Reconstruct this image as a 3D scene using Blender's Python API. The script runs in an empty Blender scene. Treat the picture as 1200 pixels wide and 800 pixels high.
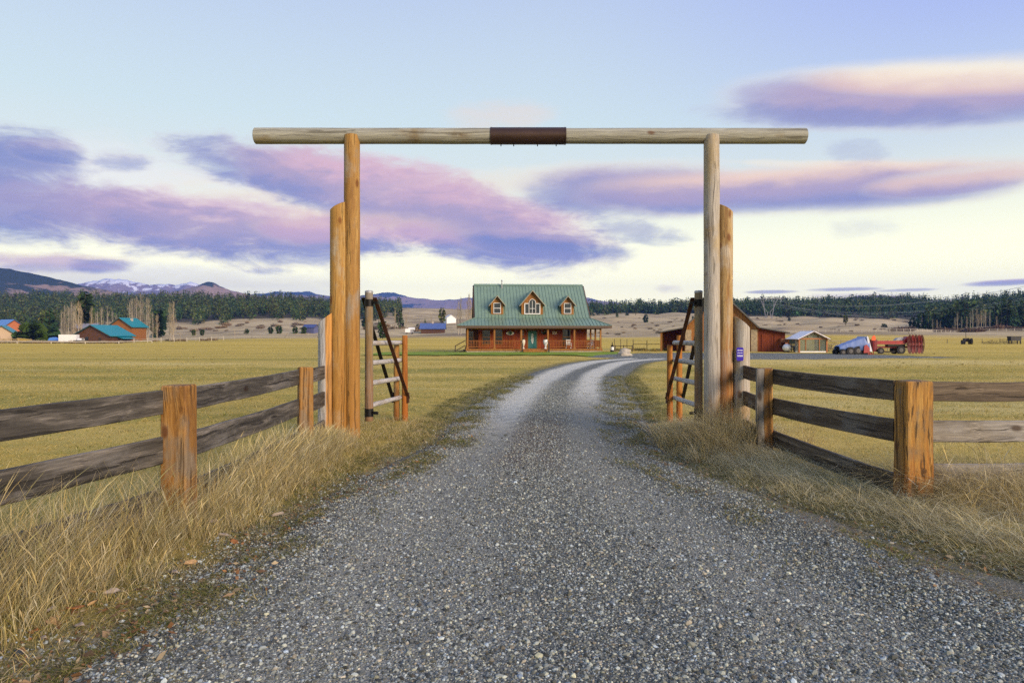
import bpy, bmesh, math, random
import numpy as np
from mathutils import Vector, Matrix, noise as mnoise
random.seed(7); RNG = np.random.default_rng(7)
scene = bpy.context.scene
COL = scene.collection
R = math.radians
F = 800.0            # focal length of the photo in its own pixels
HZ = 392.0           # horizon row
HC = 1.65            # eye height

def px(x, d):        # lateral metres of photo column x at depth d
    return (x - 600.0) / F * d
def pz(y, d):        # height of photo row y at depth d
    return HC + (HZ - y) / F * d
def srgb(r, g, b):
    f = lambda c: (c/255)/12.92 if c/255 <= .04045 else (((c/255)+.055)/1.055)**2.4
    return (f(r), f(g), f(b), 1.0)

# ------------------------------------------------------------------ road
ROAD = [(0.9,-14,3.3),(0.85,0,3.2),(0.68,3.5,2.92),(.58,4.4,2.72),(.52,5.1,2.55),(.46,5.8,2.42),(.36,6.7,2.22),(.30,8.4,1.84),
        (.44,9.8,1.62),(.56,11.2,1.62),(1.12,17.6,1.98),(2.4,27.6,2.0),(3.9,36,2.3),(6.9,48,2.4),(11.0,56,2.4),(16.5,61,2.6),(22,64,2.8)]
YARD = [(11.5,61,3.5),(16,64,9),(22,67,12),(29,67,9),(34.5,61.5,3.2),(38,61,1.5)]
def dense(path, n=14):
    P = np.array(path, float); out = []
    for i in range(len(P)-1):
        p0 = P[max(i-1,0)]; p1 = P[i]; p2 = P[i+1]; p3 = P[min(i+2,len(P)-1)]
        for k in range(n):
            t = k/n
            out.append(.5*((2*p1)+(-p0+p2)*t+(2*p0-5*p1+4*p2-p3)*t*t+(-p0+3*p1-3*p2+p3)*t**3))
    out.append(P[-1]); return np.array(out)
RD = dense(ROAD); YD = dense(YARD)
def sdf(X, Y, D):
    X = np.atleast_1d(np.asarray(X,float)); Y = np.atleast_1d(np.asarray(Y,float))
    out = np.empty(X.shape)
    for a in range(0, X.size, 20000):
        dx = X[a:a+20000,None]-D[None,:,0]; dy = Y[a:a+20000,None]-D[None,:,1]
        out[a:a+20000] = (np.hypot(dx,dy)-D[None,:,2]).min(1)
    return out
def rdist(X, Y):
    return np.minimum(sdf(X,Y,RD), sdf(X,Y,YD))

# ------------------------------------------------------------------ terrain
TC = np.array([-500,0,120,200,300,400,480,550,700,830,900,1000,1080,1200,1700],float)
TD = np.array([80,150,250,350,450,600,750,900,1050],float)
TY = np.array([[413,405,402.5,400,396,388,376,364,352],[413,405,402.5,400,396,388,376,364,352],[413,405,403,400.5,396,388,376,364,352],
 [413,405,402,398,394,387,374,362,353],[413,404,400,396,391,384.5,373,363,354],[413,404,400,396,391,384,374,366,360],
 [413,405,400,396,391,383,373,365,361],[413,405,400,396,391,383,373,365,361],[413,405,401,396,390,381,372,367,366],
 [413,405,400,395,388,379,371,367,366],[413,405,399,392,386,378,371,366,360],[413,405,399,391,386,378,371,365,359],
 [413,405,399,391,387,382,374,364,357],[413,404,399,391,385,376,366,356,350],[413,404,399,391,385,376,366,356,350]])
TZ = HC + (HZ-TY)/F*TD[None,:]
LD = np.log(np.concatenate([[12,25,45],TD,[1300,1800,3000,20000]]))
N_TC = len(TC)
TZ = np.concatenate([np.zeros((N_TC,1)),-.10*np.ones((N_TC,1)),-.27*np.ones((N_TC,1)),TZ,TZ[:,-1:]*.7,TZ[:,-1:]*.3,0*TZ[:,-1:],0*TZ[:,-1:]],1)
TA = np.arctan((TC-600)/F)
def zbase(X, Y):
    X = np.atleast_1d(np.asarray(X,float)); Y = np.atleast_1d(np.asarray(Y,float))
    r = np.hypot(X,Y); az = np.arctan2(X,Y); back = np.clip((np.abs(az)-R(70))/R(40),0,1)
    azc = np.clip(az, TA[0], TA[-1]); dd = np.maximum(r*np.cos(np.clip(az,-R(45),R(45))), 1.0)
    L = np.clip(np.log(dd), LD[0], LD[-1]-1e-6)
    j = np.clip(np.searchsorted(LD, L, side='right')-1, 0, len(LD)-2); t = (L-LD[j])/(LD[j+1]-LD[j])
    i = np.clip(np.searchsorted(TA, azc, side='right')-1, 0, N_TC-2); s = (azc-TA[i])/(TA[i+1]-TA[i]); s = s*s*(3-2*s)
    z = (TZ[i,j]*(1-t)+TZ[i,j+1]*t)*(1-s)+(TZ[i+1,j]*(1-t)+TZ[i+1,j+1]*t)*s
    hill=np.clip((dd-330)/150,0,1)*np.clip((1500-dd)/400,0,1)
    z=z+hill*(1.9*np.sin(X/41+1.3*np.sin(Y/67))*np.sin(Y/38+X/90)+1.1*np.sin(X/17+Y/23)*np.sin(Y/15-X/29)+.5*np.sin(X/7.3-Y/11))
    return z*(1-back)
def bumps(X, Y):
    return .018*np.sin(1.7*X+.6*Y)*np.sin(1.1*Y-.4*X+1)+.012*np.sin(4.1*X-2.2*Y)*np.sin(3.3*Y+1.4*X)
def zg(X, Y):                                    # the ground sheet
    z = zbase(X,Y); X = np.atleast_1d(X).astype(float); Y = np.atleast_1d(Y).astype(float)
    near = (np.hypot(X,Y) < 130)
    if near.any():
        xn, yn = X[near], Y[near]; rd = rdist(xn,yn); fade = np.clip((130-np.hypot(xn,yn))/60,0,1)
        t = np.clip((rd+.25)/.7,0,1); t = t*t*(3-2*t)
        z[near] += fade*((t-1)*.09 + .045*np.clip(rd/1.5,0,1) + bumps(xn,yn)*np.clip(rd,0,1)
              + .15*np.exp(-((xn-3.35)/.75)**2-((yn-10.3)/1.1)**2)*np.clip(rd/.4,0,1))
    return z
def z1(x, y): return float(zg(np.array([x]), np.array([y]))[0])

# ------------------------------------------------------------------ mesh helpers
class MB:
    def __init__(s): s.v=[]; s.f=[]; s.m=[]
    def add(s, vs, fs, mi=0):
        b=len(s.v); s.v += [tuple(v) for v in vs]; s.f += [tuple(b+i for i in f) for f in fs]; s.m += [mi]*len(fs)
    def box(s, c, size, rot=None, mi=0, ch=0.0):
        hx,hy,hz = [q/2 for q in size]; c=Vector(c)
        M = rot if rot is not None else Matrix.Identity(3)
        vs=[c+M@Vector((x*hx,y*hy,z*hz)) for x in(-1,1) for y in(-1,1) for z in(-1,1)]
        s.add(vs,[(0,1,3,2),(4,6,7,5),(0,4,5,1),(2,3,7,6),(0,2,6,4),(1,5,7,3)],mi)
    def b2(s, lo, hi, mi=0):
        s.box([(a+b)/2 for a,b in zip(lo,hi)],[abs(b-a) for a,b in zip(lo,hi)],None,mi)
    def bar(s, p0, p1, w, h, up=(0,0,1), mi=0):
        p0=Vector(p0); p1=Vector(p1); d=p1-p0; x=d.normalized(); u=Vector(up)
        y=u.cross(x)
        if y.length<1e-4: y=Vector((0,1,0)).cross(x)
        y.normalize(); z=x.cross(y); M=Matrix((x,y,z)).transposed()
        s.box((p0+p1)/2,(d.length,w,h),M,mi)
    def tube(s, p0, p1, r0, r1=None, n=8, mi=0, caps=True):
        r1 = r0 if r1 is None else r1
        p0=Vector(p0); p1=Vector(p1); d=(p1-p0).normalized(); a=d.orthogonal().normalized(); b=d.cross(a)
        vs=[]
        for p,r in((p0,r0),(p1,r1)):
            vs += [p+(a*math.cos(2*math.pi*i/n)+b*math.sin(2*math.pi*i/n))*r for i in range(n)]
        fs=[(i,(i+1)%n,n+(i+1)%n,n+i) for i in range(n)]
        if caps: fs += [tuple(range(n-1,-1,-1)),tuple(range(n,2*n))]
        s.add(vs,fs,mi)
    def poly(s, pts, mi=0): s.add(pts,[tuple(range(len(pts)))],mi)
    def slab(s, pts, th, mi=0):       # flat polygon thickened downwards along its normal
        P=[Vector(p) for p in pts]; nrm=(P[1]-P[0]).cross(P[2]-P[0]).normalized(); n=len(P)
        Q=[p-nrm*th for p in P]
        s.add(P+Q,[tuple(range(n)),tuple(range(2*n-1,n-1,-1))]+[(i,n+i,n+(i+1)%n,(i+1)%n) for i in range(n)],mi)
    def prism(s, prof, y0, y1, mi=0):  # profile in xz extruded along y
        n=len(prof)
        vs=[(p[0],y0,p[1]) for p in prof]+[(p[0],y1,p[1]) for p in prof]
        s.add(vs,[tuple(range(n)),tuple(range(2*n-1,n-1,-1))]+[(i,n+i,n+(i+1)%n,(i+1)%n) for i in range(n)],mi)
    def prismx(s, prof, x0, x1, mi=0): # profile in yz extruded along x
        n=len(prof)
        vs=[(x0,p[0],p[1]) for p in prof]+[(x1,p[0],p[1]) for p in prof]
        s.add(vs,[tuple(range(n)),tuple(range(2*n-1,n-1,-1))]+[(i,n+i,n+(i+1)%n,(i+1)%n) for i in range(n)],mi)
    def lathe(s, prof, c=(0,0,0), n=12, mi=0):
        b=[]; c=Vector(c)
        for r,z in prof: b += [c+Vector((r*math.cos(2*math.pi*i/n),r*math.sin(2*math.pi*i/n),z)) for i in range(n)]
        fs=[]
        for k in range(len(prof)-1): fs += [(k*n+i,k*n+(i+1)%n,(k+1)*n+(i+1)%n,(k+1)*n+i) for i in range(n)]
        fs += [tuple(range(n-1,-1,-1)),tuple(range((len(prof)-1)*n,len(prof)*n))]
        s.add(b,fs,mi)
    def build(s, name, mats, parent=None, smooth=False, bevel=0):
        me=bpy.data.meshes.new(name); me.from_pydata(s.v,[],s.f)
        for m in (mats if isinstance(mats,(list,tuple)) else [mats]): me.materials.append(m)
        if any(s.m): me.polygons.foreach_set('material_index',s.m)
        bm=bmesh.new(); bm.from_mesh(me); bmesh.ops.recalc_face_normals(bm,faces=bm.faces); bm.to_mesh(me); bm.free()
        if smooth:
            me.polygons.foreach_set('use_smooth',[True]*len(me.polygons))
            try: me.set_sharp_from_angle(angle=R(42))
            except Exception: pass
        me.update()
        o=bpy.data.objects.new(name,me); COL.objects.link(o)
        if parent: o.parent=parent
        if bevel:
            b=o.modifiers.new('bevel','BEVEL'); b.width=bevel; b.segments=2; b.limit_method='ANGLE'
        return o
def tag(o, label=None, cat=None, group=None, kind=None):
    if label: o['label']=label
    if cat: o['category']=cat
    if group: o['group']=group
    if kind: o['kind']=kind
    return o
def thing(name, label, cat, loc=(0,0,0), rz=0, group=None):
    o=bpy.data.objects.new(name,None); COL.objects.link(o); o.location=loc; o.rotation_euler=(0,0,rz)
    o.empty_display_size=.1
    return tag(o,label,cat,group)
KIDS={}
def dup(root, loc, rz=0, sc=1.0, label=None, group=None):
    c=root.copy(); COL.objects.link(c); c.location=loc; c.rotation_euler=(0,0,rz)
    c.scale=(sc,sc,sc) if not isinstance(sc,tuple) else sc
    if label: c['label']=label
    if group: c['group']=group
    if root.name not in KIDS: KIDS[root.name]=[(k,list(k.children)) for k in root.children]
    for k,sub in KIDS[root.name]:
        a=k.copy(); COL.objects.link(a); a.parent=c
        for g in sub:
            b=g.copy(); COL.objects.link(b); b.parent=a
    return c
def np_mesh(name, V, Fc, mat, attrs=None, smooth=False, parent=None, mindex=None):
    V=np.ascontiguousarray(V,np.float32); Fc=np.ascontiguousarray(Fc,np.int32); k=Fc.shape[1]
    me=bpy.data.meshes.new(name); me.vertices.add(len(V)); me.vertices.foreach_set('co',V.ravel())
    me.loops.add(Fc.size); me.loops.foreach_set('vertex_index',Fc.ravel())
    me.polygons.add(len(Fc)); me.polygons.foreach_set('loop_start',np.arange(0,Fc.size,k,dtype=np.int32))
    for m in (mat if isinstance(mat,(list,tuple)) else [mat]): me.materials.append(m)
    if mindex is not None: me.polygons.foreach_set('material_index',np.asarray(mindex,np.int32))
    me.polygons.foreach_set('use_smooth',np.full(len(Fc),smooth))
    me.update(calc_edges=True)
    for an,(typ,dat) in (attrs or {}).items():
        at=me.attributes.new(an,typ,'POINT')
        at.data.foreach_set('color' if typ=='FLOAT_COLOR' else 'value',np.ascontiguousarray(dat,np.float32).ravel())
    o=bpy.data.objects.new(name,me); COL.objects.link(o)
    if parent: o.parent=parent
    return o

# ------------------------------------------------------------------ materials
class NT:
    def __init__(s, name):
        s.m=bpy.data.materials.new(name); s.m.use_nodes=True; s.t=s.m.node_tree
        s.b=s.t.nodes['Principled BSDF']; s.out=s.t.nodes['Material Output']
    def n(s, typ, ins=None, **props):
        nd=s.t.nodes.new('ShaderNode'+typ)
        for k,v in props.items(): setattr(nd,k,v)
        for k,v in (ins or {}).items(): s.set(nd.inputs[k],v)
        return nd
    def set(s, sock, v):
        if isinstance(v,bpy.types.NodeSocket): s.t.links.new(v,sock)
        elif isinstance(v,bpy.types.Node): s.t.links.new(v.outputs[0],sock)
        else: sock.default_value=v
    def math(s, op, a, b=0.0, c=0.0, clamp=False):
        nd=s.t.nodes.new('ShaderNodeMath'); nd.operation=op; nd.use_clamp=clamp
        for i,v in enumerate((a,b,c)): s.set(nd.inputs[i],v)
        return nd.outputs[0]
    def mix(s, f, a, b, mode='MIX'):
        nd=s.t.nodes.new('ShaderNodeMix'); nd.data_type='RGBA'; nd.blend_type=mode; nd.clamp_factor=True
        s.set(nd.inputs[0],f); s.set(nd.inputs[6],a); s.set(nd.inputs[7],b)
        return nd.outputs[2]
    def ramp(s, f, stops, interp='LINEAR'):
        nd=s.t.nodes.new('ShaderNodeValToRGB'); cr=nd.color_ramp; cr.interpolation=interp
        while len(cr.elements)<len(stops): cr.elements.new(.5)
        for e,(p,c) in zip(cr.elements,stops):
            e.position=p; e.color=c if len(c)==4 else (*c,1)
        s.set(nd.inputs[0],f); return nd.outputs[0]
    def rng(s, v, a, b, c=0.0, d=1.0, smooth=False):
        nd=s.t.nodes.new('ShaderNodeMapRange'); nd.interpolation_type='SMOOTHSTEP' if smooth else 'LINEAR'
        for i,q in enumerate((v,a,b,c,d)): s.set(nd.inputs[i],q)
        return nd.outputs[0]
    def noise(s, vec, scale, detail=4, rough=.55, out=0, dist=0.0):
        nd=s.n('TexNoise',{'Vector':vec,'Scale':scale,'Detail':detail,'Roughness':rough,'Distortion':dist}); return nd.outputs[out]
    def coord(s, kind='Object'): return s.n('TexCoord').outputs[kind]
    def geo(s, k='Position'): return s.n('NewGeometry').outputs[k]
    def map(s, vec, scale=(1,1,1), loc=(0,0,0), rot=(0,0,0)):
        return s.n('Mapping',{'Vector':vec,'Location':loc,'Rotation':rot,'Scale':scale}).outputs[0]
    def attr(s, name, out='Color'): return s.n('Attribute',attribute_name=name).outputs[out]
    def bump(s, h, strength=.3, dist=.02):
        nd=s.n('Bump',{'Height':h,'Strength':strength,'Distance':dist}); s.set(s.b.inputs['Normal'],nd.outputs[0])
    def done(s, color, rough=.7, metal=0.0, spec=.4):
        s.set(s.b.inputs['Base Color'],color); s.set(s.b.inputs['Roughness'],rough); s.set(s.b.inputs['Metallic'],metal)
        s.set(s.b.inputs['Specular IOR Level'],spec); return s.m
MC={}
def plain(name, c, rough=.6, metal=0.0, var=.22, scale=3.0, spec=.4):
    if name in MC: return MC[name]
    t=NT(name); co=t.coord(); n1=t.noise(co,scale,6,.65); n2=t.noise(co,scale*9,3,.6)
    c=(*c,1) if len(c)==3 else c
    lo=tuple(q*(1-var) for q in c[:3])+(1,); hi=tuple(min(1,q*(1+var)) for q in c[:3])+(1,)
    col=t.ramp(n1,[(.3,lo),(.7,hi)]); col=t.mix(t.rng(n2,.35,.75,0,.35),col,lo)
    t.bump(n2,.12,.01)
    MC[name]=t.done(col,t.rng(n1,.3,.7,rough*.85,min(1,rough*1.12)),metal,spec); return MC[name]

def wood(name, dark, mid, light, axis='Z', grey=(.30,.28,.25), greyamt=.3, wet=None, cracks=.5, knots=True, k=1.0, seed=0.0, bump=.5, dash=0.0, side=None):
    """sawn or peeled timber: long grain, drying cracks, knots, blotches of silver weathering"""
    t=NT(name); co=t.coord(); ax='XYZ'.index(axis)
    oi=t.n('ObjectInfo').outputs['Random']
    off=t.n('CombineXYZ',{0:t.math('MULTIPLY',oi,37.0),1:t.math('MULTIPLY',oi,-19.0),2:t.math('MULTIPLY_ADD',oi,11.0,seed)}).outputs[0]
    co2=t.n('VectorMath',{0:co,1:off},operation='ADD').outputs[0]
    def sc(across,along):
        v=[across*k]*3; v[ax]=along*k; return tuple(v)
    wob=t.noise(co2,1.3,2,.5,1)
    wv=t.n('VectorMath',{0:wob,1:(.5,.5,.5)},operation='SUBTRACT').outputs[0]
    wv=t.n('VectorMath',{0:wv,'Scale':.10},operation='SCALE').outputs[0]
    cw=t.n('VectorMath',{0:co2,1:wv},operation='ADD').outputs[0]
    g1=t.noise(t.map(cw,sc(13,.8)),1,6,.62); g2=t.noise(t.map(cw,sc(48,1.1)),1,4,.6); g3=t.noise(t.map(cw,sc(22,.45)),1,5,.6)
    col=t.ramp(g1,[(.34,(*dark,1)),(.49,(*mid,1)),(.64,(*light,1))])
    col=t.mix(t.rng(g2,.35,.7,.0,.55),col,(*[q*.62 for q in mid],1))
    bl=t.noise(co2,1.6*k,4,.6); bl2=t.noise(t.map(co2,sc(6,.7)),1,4,.6)
    g4=t.noise(t.map(cw,sc(150,2.2)),1,3,.65)
    col=t.mix(t.rng(g4,.42,.62,.55,0),col,(*[q*.42 for q in mid],1)); col=t.mix(t.rng(g4,.60,.75,0,.35),col,(*[min(1,q*1.2) for q in light],1))
    gm=t.math('MULTIPLY',t.rng(t.math('ADD',bl,t.math('MULTIPLY',bl2,.6)),.95-greyamt*.62,1.12-greyamt*.5,0,1,True),.88 if greyamt>0 else 0.0)
    gcol=t.ramp(g2,[(.3,(*[q*.55 for q in grey],1)),(.7,(*[min(1,q*1.25) for q in grey],1))])
    col=t.mix(gm,col,gcol)
    if wet:        # damp, darker orange stain that climbs from the foot
        zz=t.n('SeparateXYZ',{0:co}).outputs[2]
        stk=t.noise(t.map(cw,sc(30,.20)),1,3,.55)
        zz=t.math('MULTIPLY_ADD',t.math('SUBTRACT',stk,.5),(wet[2]-wet[1])*1.9,zz)
        wm=t.rng(t.math('MULTIPLY_ADD',t.math('SUBTRACT',bl2,.5),(wet[2]-wet[1])*.4,zz),wet[1]-.1*(wet[2]-wet[1]),wet[2]*.8,1,0,True)
        col=t.mix(t.math('MULTIPLY',wm,wet[3]),col,t.mix(g1,(*[q*.55 for q in wet[0]],1),(*wet[0],1)))
    if side:       # the weather side of the log stays silver, the other face keeps its honey stain
        xx=t.n('SeparateXYZ',{0:co}).outputs[0]
        sm_=t.rng(t.math('MULTIPLY_ADD',t.math('SUBTRACT',bl2,.5),.10,xx),.0,.03,0,1,True)
        sk=t.rng(t.noise(t.map(cw,sc(26,.25)),1,4,.6),.36,.62); col=t.mix(t.math('MULTIPLY',sm_,.95),col,t.mix(sk,(*[q*.42 for q in side],1),(*[min(1,q*1.25) for q in side],1)))
    if dash:
        dn=t.noise(t.map(cw,sc(24,3.0)),1,3,.5); col=t.mix(t.math('MULTIPLY',t.rng(dn,.57,.64,0,1,True),dash),col,(*[q*.30 for q in dark],1))
    cr=t.rng(g3,.385,.43,1,0,True)
    col=t.mix(t.math('MULTIPLY',cr,cracks),col,(*[q*.16 for q in mid],1))
    hgt=t.math('SUBTRACT',t.math('MULTIPLY_ADD',g4,.3,t.math('MULTIPLY_ADD',g2,.35,t.math('MULTIPLY',g1,.4))),cr)
    if knots:
        vo=t.n('TexVoronoi',{'Vector':t.map(cw,sc(5.2,2.6)),'Scale':1.0,'Randomness':1.0})
        kd=t.rng(vo.outputs['Distance'],.09,.24,1,0,True)
        has=t.rng(t.n('SeparateColor',{0:vo.outputs['Color']}).outputs[0],.60,.62,0,1)
        kk=t.math('MULTIPLY',kd,has)
        col=t.mix(t.math('MULTIPLY',kk,.85),col,(dark[0]*.55+.012,dark[1]*.42+.004,dark[2]*.35,1)); hgt=t.math('MULTIPLY_ADD',kk,.5,hgt)
    t.bump(hgt,bump,.012)
    return t.done(col,t.rng(g1,.2,.8,.62,.85),0,.3)
# ------------------------------------------------------------------ camera, sun, sky
cam=bpy.data.cameras.new('camera'); co_=bpy.data.objects.new('camera',cam); COL.objects.link(co_)
cam.sensor_width=36; cam.lens=24; cam.shift_y=-(400-HZ)/1200; cam.clip_end=60000; cam.clip_start=.05
co_.location=(0,0,HC); co_.rotation_euler=(R(90),0,0); scene.camera=co_

SUN_EL, SUN_AZ = 20.0, 138.0     # sun low behind the viewer's right shoulder
sl=bpy.data.lights.new('sun','SUN'); so=bpy.data.objects.new('sun',sl); COL.objects.link(so)
sl.energy=4.0; sl.angle=R(28); sl.color=(1.0,.80,.60)
sd=Vector((math.sin(R(SUN_AZ))*math.cos(R(SUN_EL)),math.cos(R(SUN_AZ))*math.cos(R(SUN_EL)),math.sin(R(SUN_EL))))
so.rotation_euler=sd.to_track_quat('Z','Y').to_euler(); so.location=(30,-30,40)

w=bpy.data.worlds.new('World'); scene.world=w; w.use_nodes=True
class WT(NT):
    def __init__(s,tree): s.t=tree
W=WT(w.node_tree); w.node_tree.nodes.clear()
dirv=W.coord('Generated'); sp=W.n('SeparateXYZ',{0:dirv})
az=W.math('ARCTAN2',sp.outputs[0],sp.outputs[1]); el=W.math('ARCSINE',sp.outputs[2])
nish=W.n('TexSky',sky_type='NISHITA',sun_disc=False,sun_elevation=R(SUN_EL),sun_rotation=R(SUN_AZ),altitude=700,air_density=1.0,dust_density=1.2,ozone_density=1.0)
def k10(c,m=8.0): return (c[0]*m,c[1]*m,c[2]*m,1)
e01=W.rng(el,0,math.pi/2,0,1)
def deg(d): return d/90.0
grad=W.ramp(e01,[(0,srgb(252,245,226)),(deg(2.5),srgb(253,249,228)),(deg(6),srgb(250,250,233)),(deg(11),srgb(238,243,228)),
                 (deg(17),srgb(214,231,231)),(deg(26),srgb(191,207,231)),(deg(45),srgb(152,176,218)),(1.0,srgb(120,150,210))])
side=W.math('MULTIPLY',W.rng(az,.0,.72,0,1,True),W.rng(el,.16,.48,0,1,True))
grad=W.mix(W.math('MULTIPLY',side,.85),grad,srgb(158,172,242))
l1=W.rng(el,R(0),R(14),17.0,8.3,True); l2=W.rng(el,R(0),R(14),15.9,8.3,True); l3=W.rng(el,R(0),R(12),9.6,8.2,True); grad=W.mix(1.0,grad,W.n('CombineXYZ',{0:l1,1:l2,2:l3}),'MULTIPLY')
W.t.nodes[-1].clamp_result=False
sky=W.mix(.90,nish,grad)
cv=W.n('CombineXYZ',{0:az,1:W.math('MULTIPLY',el,2.6),2:0.0}).outputs[0]
nA=W.noise(cv,5.5,6,.55,0,.3); nB=W.noise(W.n('VectorMath',{0:cv,1:(7.3,2.1,4)},operation='ADD').outputs[0],4.2,4,.5)
nC=W.noise(W.map(W.n('CombineXYZ',{0:az,1:el,2:0.0}).outputs[0],(8,24,1),(3,1,0),(0,0,.10)),1,8,.66,0,.6)
nD=W.noise(W.map(W.n('CombineXYZ',{0:az,1:el,2:0.0}).outputs[0],(22,58,1),(8,4,0),(0,0,.16)),1,7,.6,0,.35)
g=bpy.data.node_groups.new('cloud','ShaderNodeTree')
def sock(n,t,io): g.interface.new_socket(n,in_out=io,socket_type=t)
for n_i in ('az','el','nA','nB','nC','nD','a0','e0','hw','hh','cs','sn','amt','edge','opac','soft'): sock(n_i,'NodeSocketFloat','INPUT')
for n_i in ('sky','low','mid','top'): sock(n_i,'NodeSocketColor','INPUT')
sock('sky','NodeSocketColor','OUTPUT')
def k10(c,m=8.0): return (c[0]*m,c[1]*m,c[2]*m,1)
G=WT(g); gi=g.nodes.new('NodeGroupInput'); go=g.nodes.new('NodeGroupOutput'); I=gi.outputs
dx=G.math('SUBTRACT',I['az'],I['a0']); dy=G.math('SUBTRACT',I['el'],I['e0'])
p=G.math('DIVIDE',G.math('ADD',G.math('MULTIPLY',dx,I['cs']),G.math('MULTIPLY',dy,I['sn'])),I['hw'])
q=G.math('DIVIDE',G.math('SUBTRACT',G.math('MULTIPLY',dy,I['cs']),G.math('MULTIPLY',dx,I['sn'])),I['hh'])
nz=G.math('SUBTRACT',I['nA'],.5); ny=G.math('SUBTRACT',I['nB'],.5); nx=G.math('SUBTRACT',I['nC'],.5)
p2=G.math('MULTIPLY_ADD',ny,G.math('MULTIPLY',I['amt'],.9),p); nDg=G.math('SUBTRACT',I['nD'],.5); q2=G.math('MULTIPLY_ADD',nz,G.math('MULTIPLY',I['amt'],2.2),q)
rr=G.math('ADD',G.math('POWER',G.math('ABSOLUTE',p2),2.4),G.math('POWER',G.math('ABSOLUTE',q2),2.0))
rr=G.math('MULTIPLY_ADD',nx,I['edge'],rr); rr=G.math('MULTIPLY_ADD',nDg,G.math('MULTIPLY',I['edge'],.5),rr)
mk0=G.rng(rr,1.05,G.math('SUBTRACT',I['soft'],.05),0,1,True); mk=G.math('MULTIPLY',mk0,I['opac'])
tt=G.math('MULTIPLY_ADD',G.math('ADD',q2,G.math('ADD',G.math('MULTIPLY_ADD',nDg,G.math('MULTIPLY_ADD',I['edge'],.5,.15),G.math('MULTIPLY',ny,1.1)),G.math('MULTIPLY',nx,G.math('MULTIPLY_ADD',I['edge'],.9,.3)))),.5,.5)
c1=G.mix(G.rng(tt,.18,.52,0,1,True),I['low'],I['mid']); c2=G.mix(G.rng(tt,.5,.86,0,1,True),c1,I['top'])
rim=G.math('MULTIPLY',G.rng(mk0,.12,.62,1,0,True),.62)
c3=G.mix(rim,c2,G.mix(.45,I['top'],k10(srgb(255,236,214))))
G.t.links.new(G.mix(mk,I['sky'],c3),go.inputs['sky'])
LAV=srgb(150,151,192); MAU=srgb(184,166,190); PNK=srgb(230,188,196); PEA=srgb(252,216,188); CRM=srgb(255,243,216); BLU=srgb(132,141,190); WHT=srgb(252,246,240)
GRY=srgb(190,178,178)
# photo box of each cloud: centre x, y, half width, half height, tilt (deg, + = right end lower), colours low/mid/top
CL=[(60,215,260,52,-2,.9,.9,.55,.25,WHT,WHT,WHT),
    (170,330,330,24,2,.8,.8,.55,.2,WHT,CRM,WHT),
    (330,238,170,30,6,.8,.9,.7,.25,WHT,CRM,WHT),
    (680,212,210,22,-3,.5,.6,.55,.3,CRM,srgb(255,236,205),CRM),
    (590,135,70,22,0,.8,.9,.35,.2,PEA,PEA,PEA),
    (1075,196,270,8,1,.2,.3,.75,.4,CRM,CRM,srgb(255,243,214)),
    (-30,186,160,46,0,.8,1.0,.92,.35,LAV,BLU,LAV),
    (60,178,55,15,6,.6,.9,.7,.3,BLU,LAV,MAU),
    (145,188,48,13,2,.8,1.3,.6,.1,BLU,LAV,MAU),
    (30,245,220,42,4,.7,.8,.95,.35,BLU,LAV,LAV),
    (255,268,265,38,6,.7,.8,.97,.35,LAV,MAU,PNK),
    (345,198,165,32,7,.7,.9,.92,.35,BLU,LAV,MAU),
    (470,234,212,48,14,.7,.7,.97,.40,LAV,MAU,PNK),
    (575,268,172,43,11,.6,.7,.98,.40,LAV,MAU,PNK),
    (430,272,150,26,4,.6,.8,.8,.35,LAV,PNK,PEA),
    (640,288,120,16,6,.4,.6,.9,.35,LAV,BLU,MAU),
    (355,272,70,15,2,.8,.9,.7,.2,PNK,PNK,PEA),
    (740,224,160,32,-1,.35,.30,.96,.35,LAV,LAV,MAU),
    (925,223,310,28,-2,.25,.15,.98,.42,LAV,MAU,PEA),
    (1120,212,130,16,-6,.3,.3,.7,.35,MAU,PEA,CRM),
    (735,270,75,18,8,.9,1.5,.6,.05,BLU,LAV,LAV),
    (1010,268,50,15,0,1.0,1.6,.22,.0,LAV,LAV,LAV),
    (1070,112,285,42,-2,.20,.12,.98,.42,LAV,MAU,CRM),
    (1110,93,215,20,-1,.2,.15,.60,.40,PEA,srgb(254,226,196),CRM),
    (985,134,200,20,0,.5,.6,.7,.2,LAV,LAV,MAU),
    (1000,180,45,14,0,1.0,1.6,.3,.0,LAV,LAV,LAV),
    (65,307,115,13,1,.6,.8,.75,.3,MAU,PNK,PEA),
    (120,312,50,11,2,.6,.8,.8,.3,LAV,MAU,LAV),
    (320,317,34,7,0,.8,1.5,.6,.1,LAV,LAV,MAU),
    (785,338,20,7,4,.8,1.5,.4,.1,PNK,MAU,PNK),
    (905,342,36,2.6,-1,.2,.5,.8,.3,GRY,GRY,GRY),
    (990,339,52,3.0,-1,.2,.5,.8,.3,GRY,GRY,GRY),
    (1060,340,45,2.6,-2,.2,.5,.7,.3,GRY,GRY,GRY),
    (1180,331,62,4.6,-3,.2,.4,.9,.35,GRY,MAU,PNK),
    (1010,347,80,5,0,.4,.6,.5,.2,PNK,PNK,PEA)]
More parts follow.
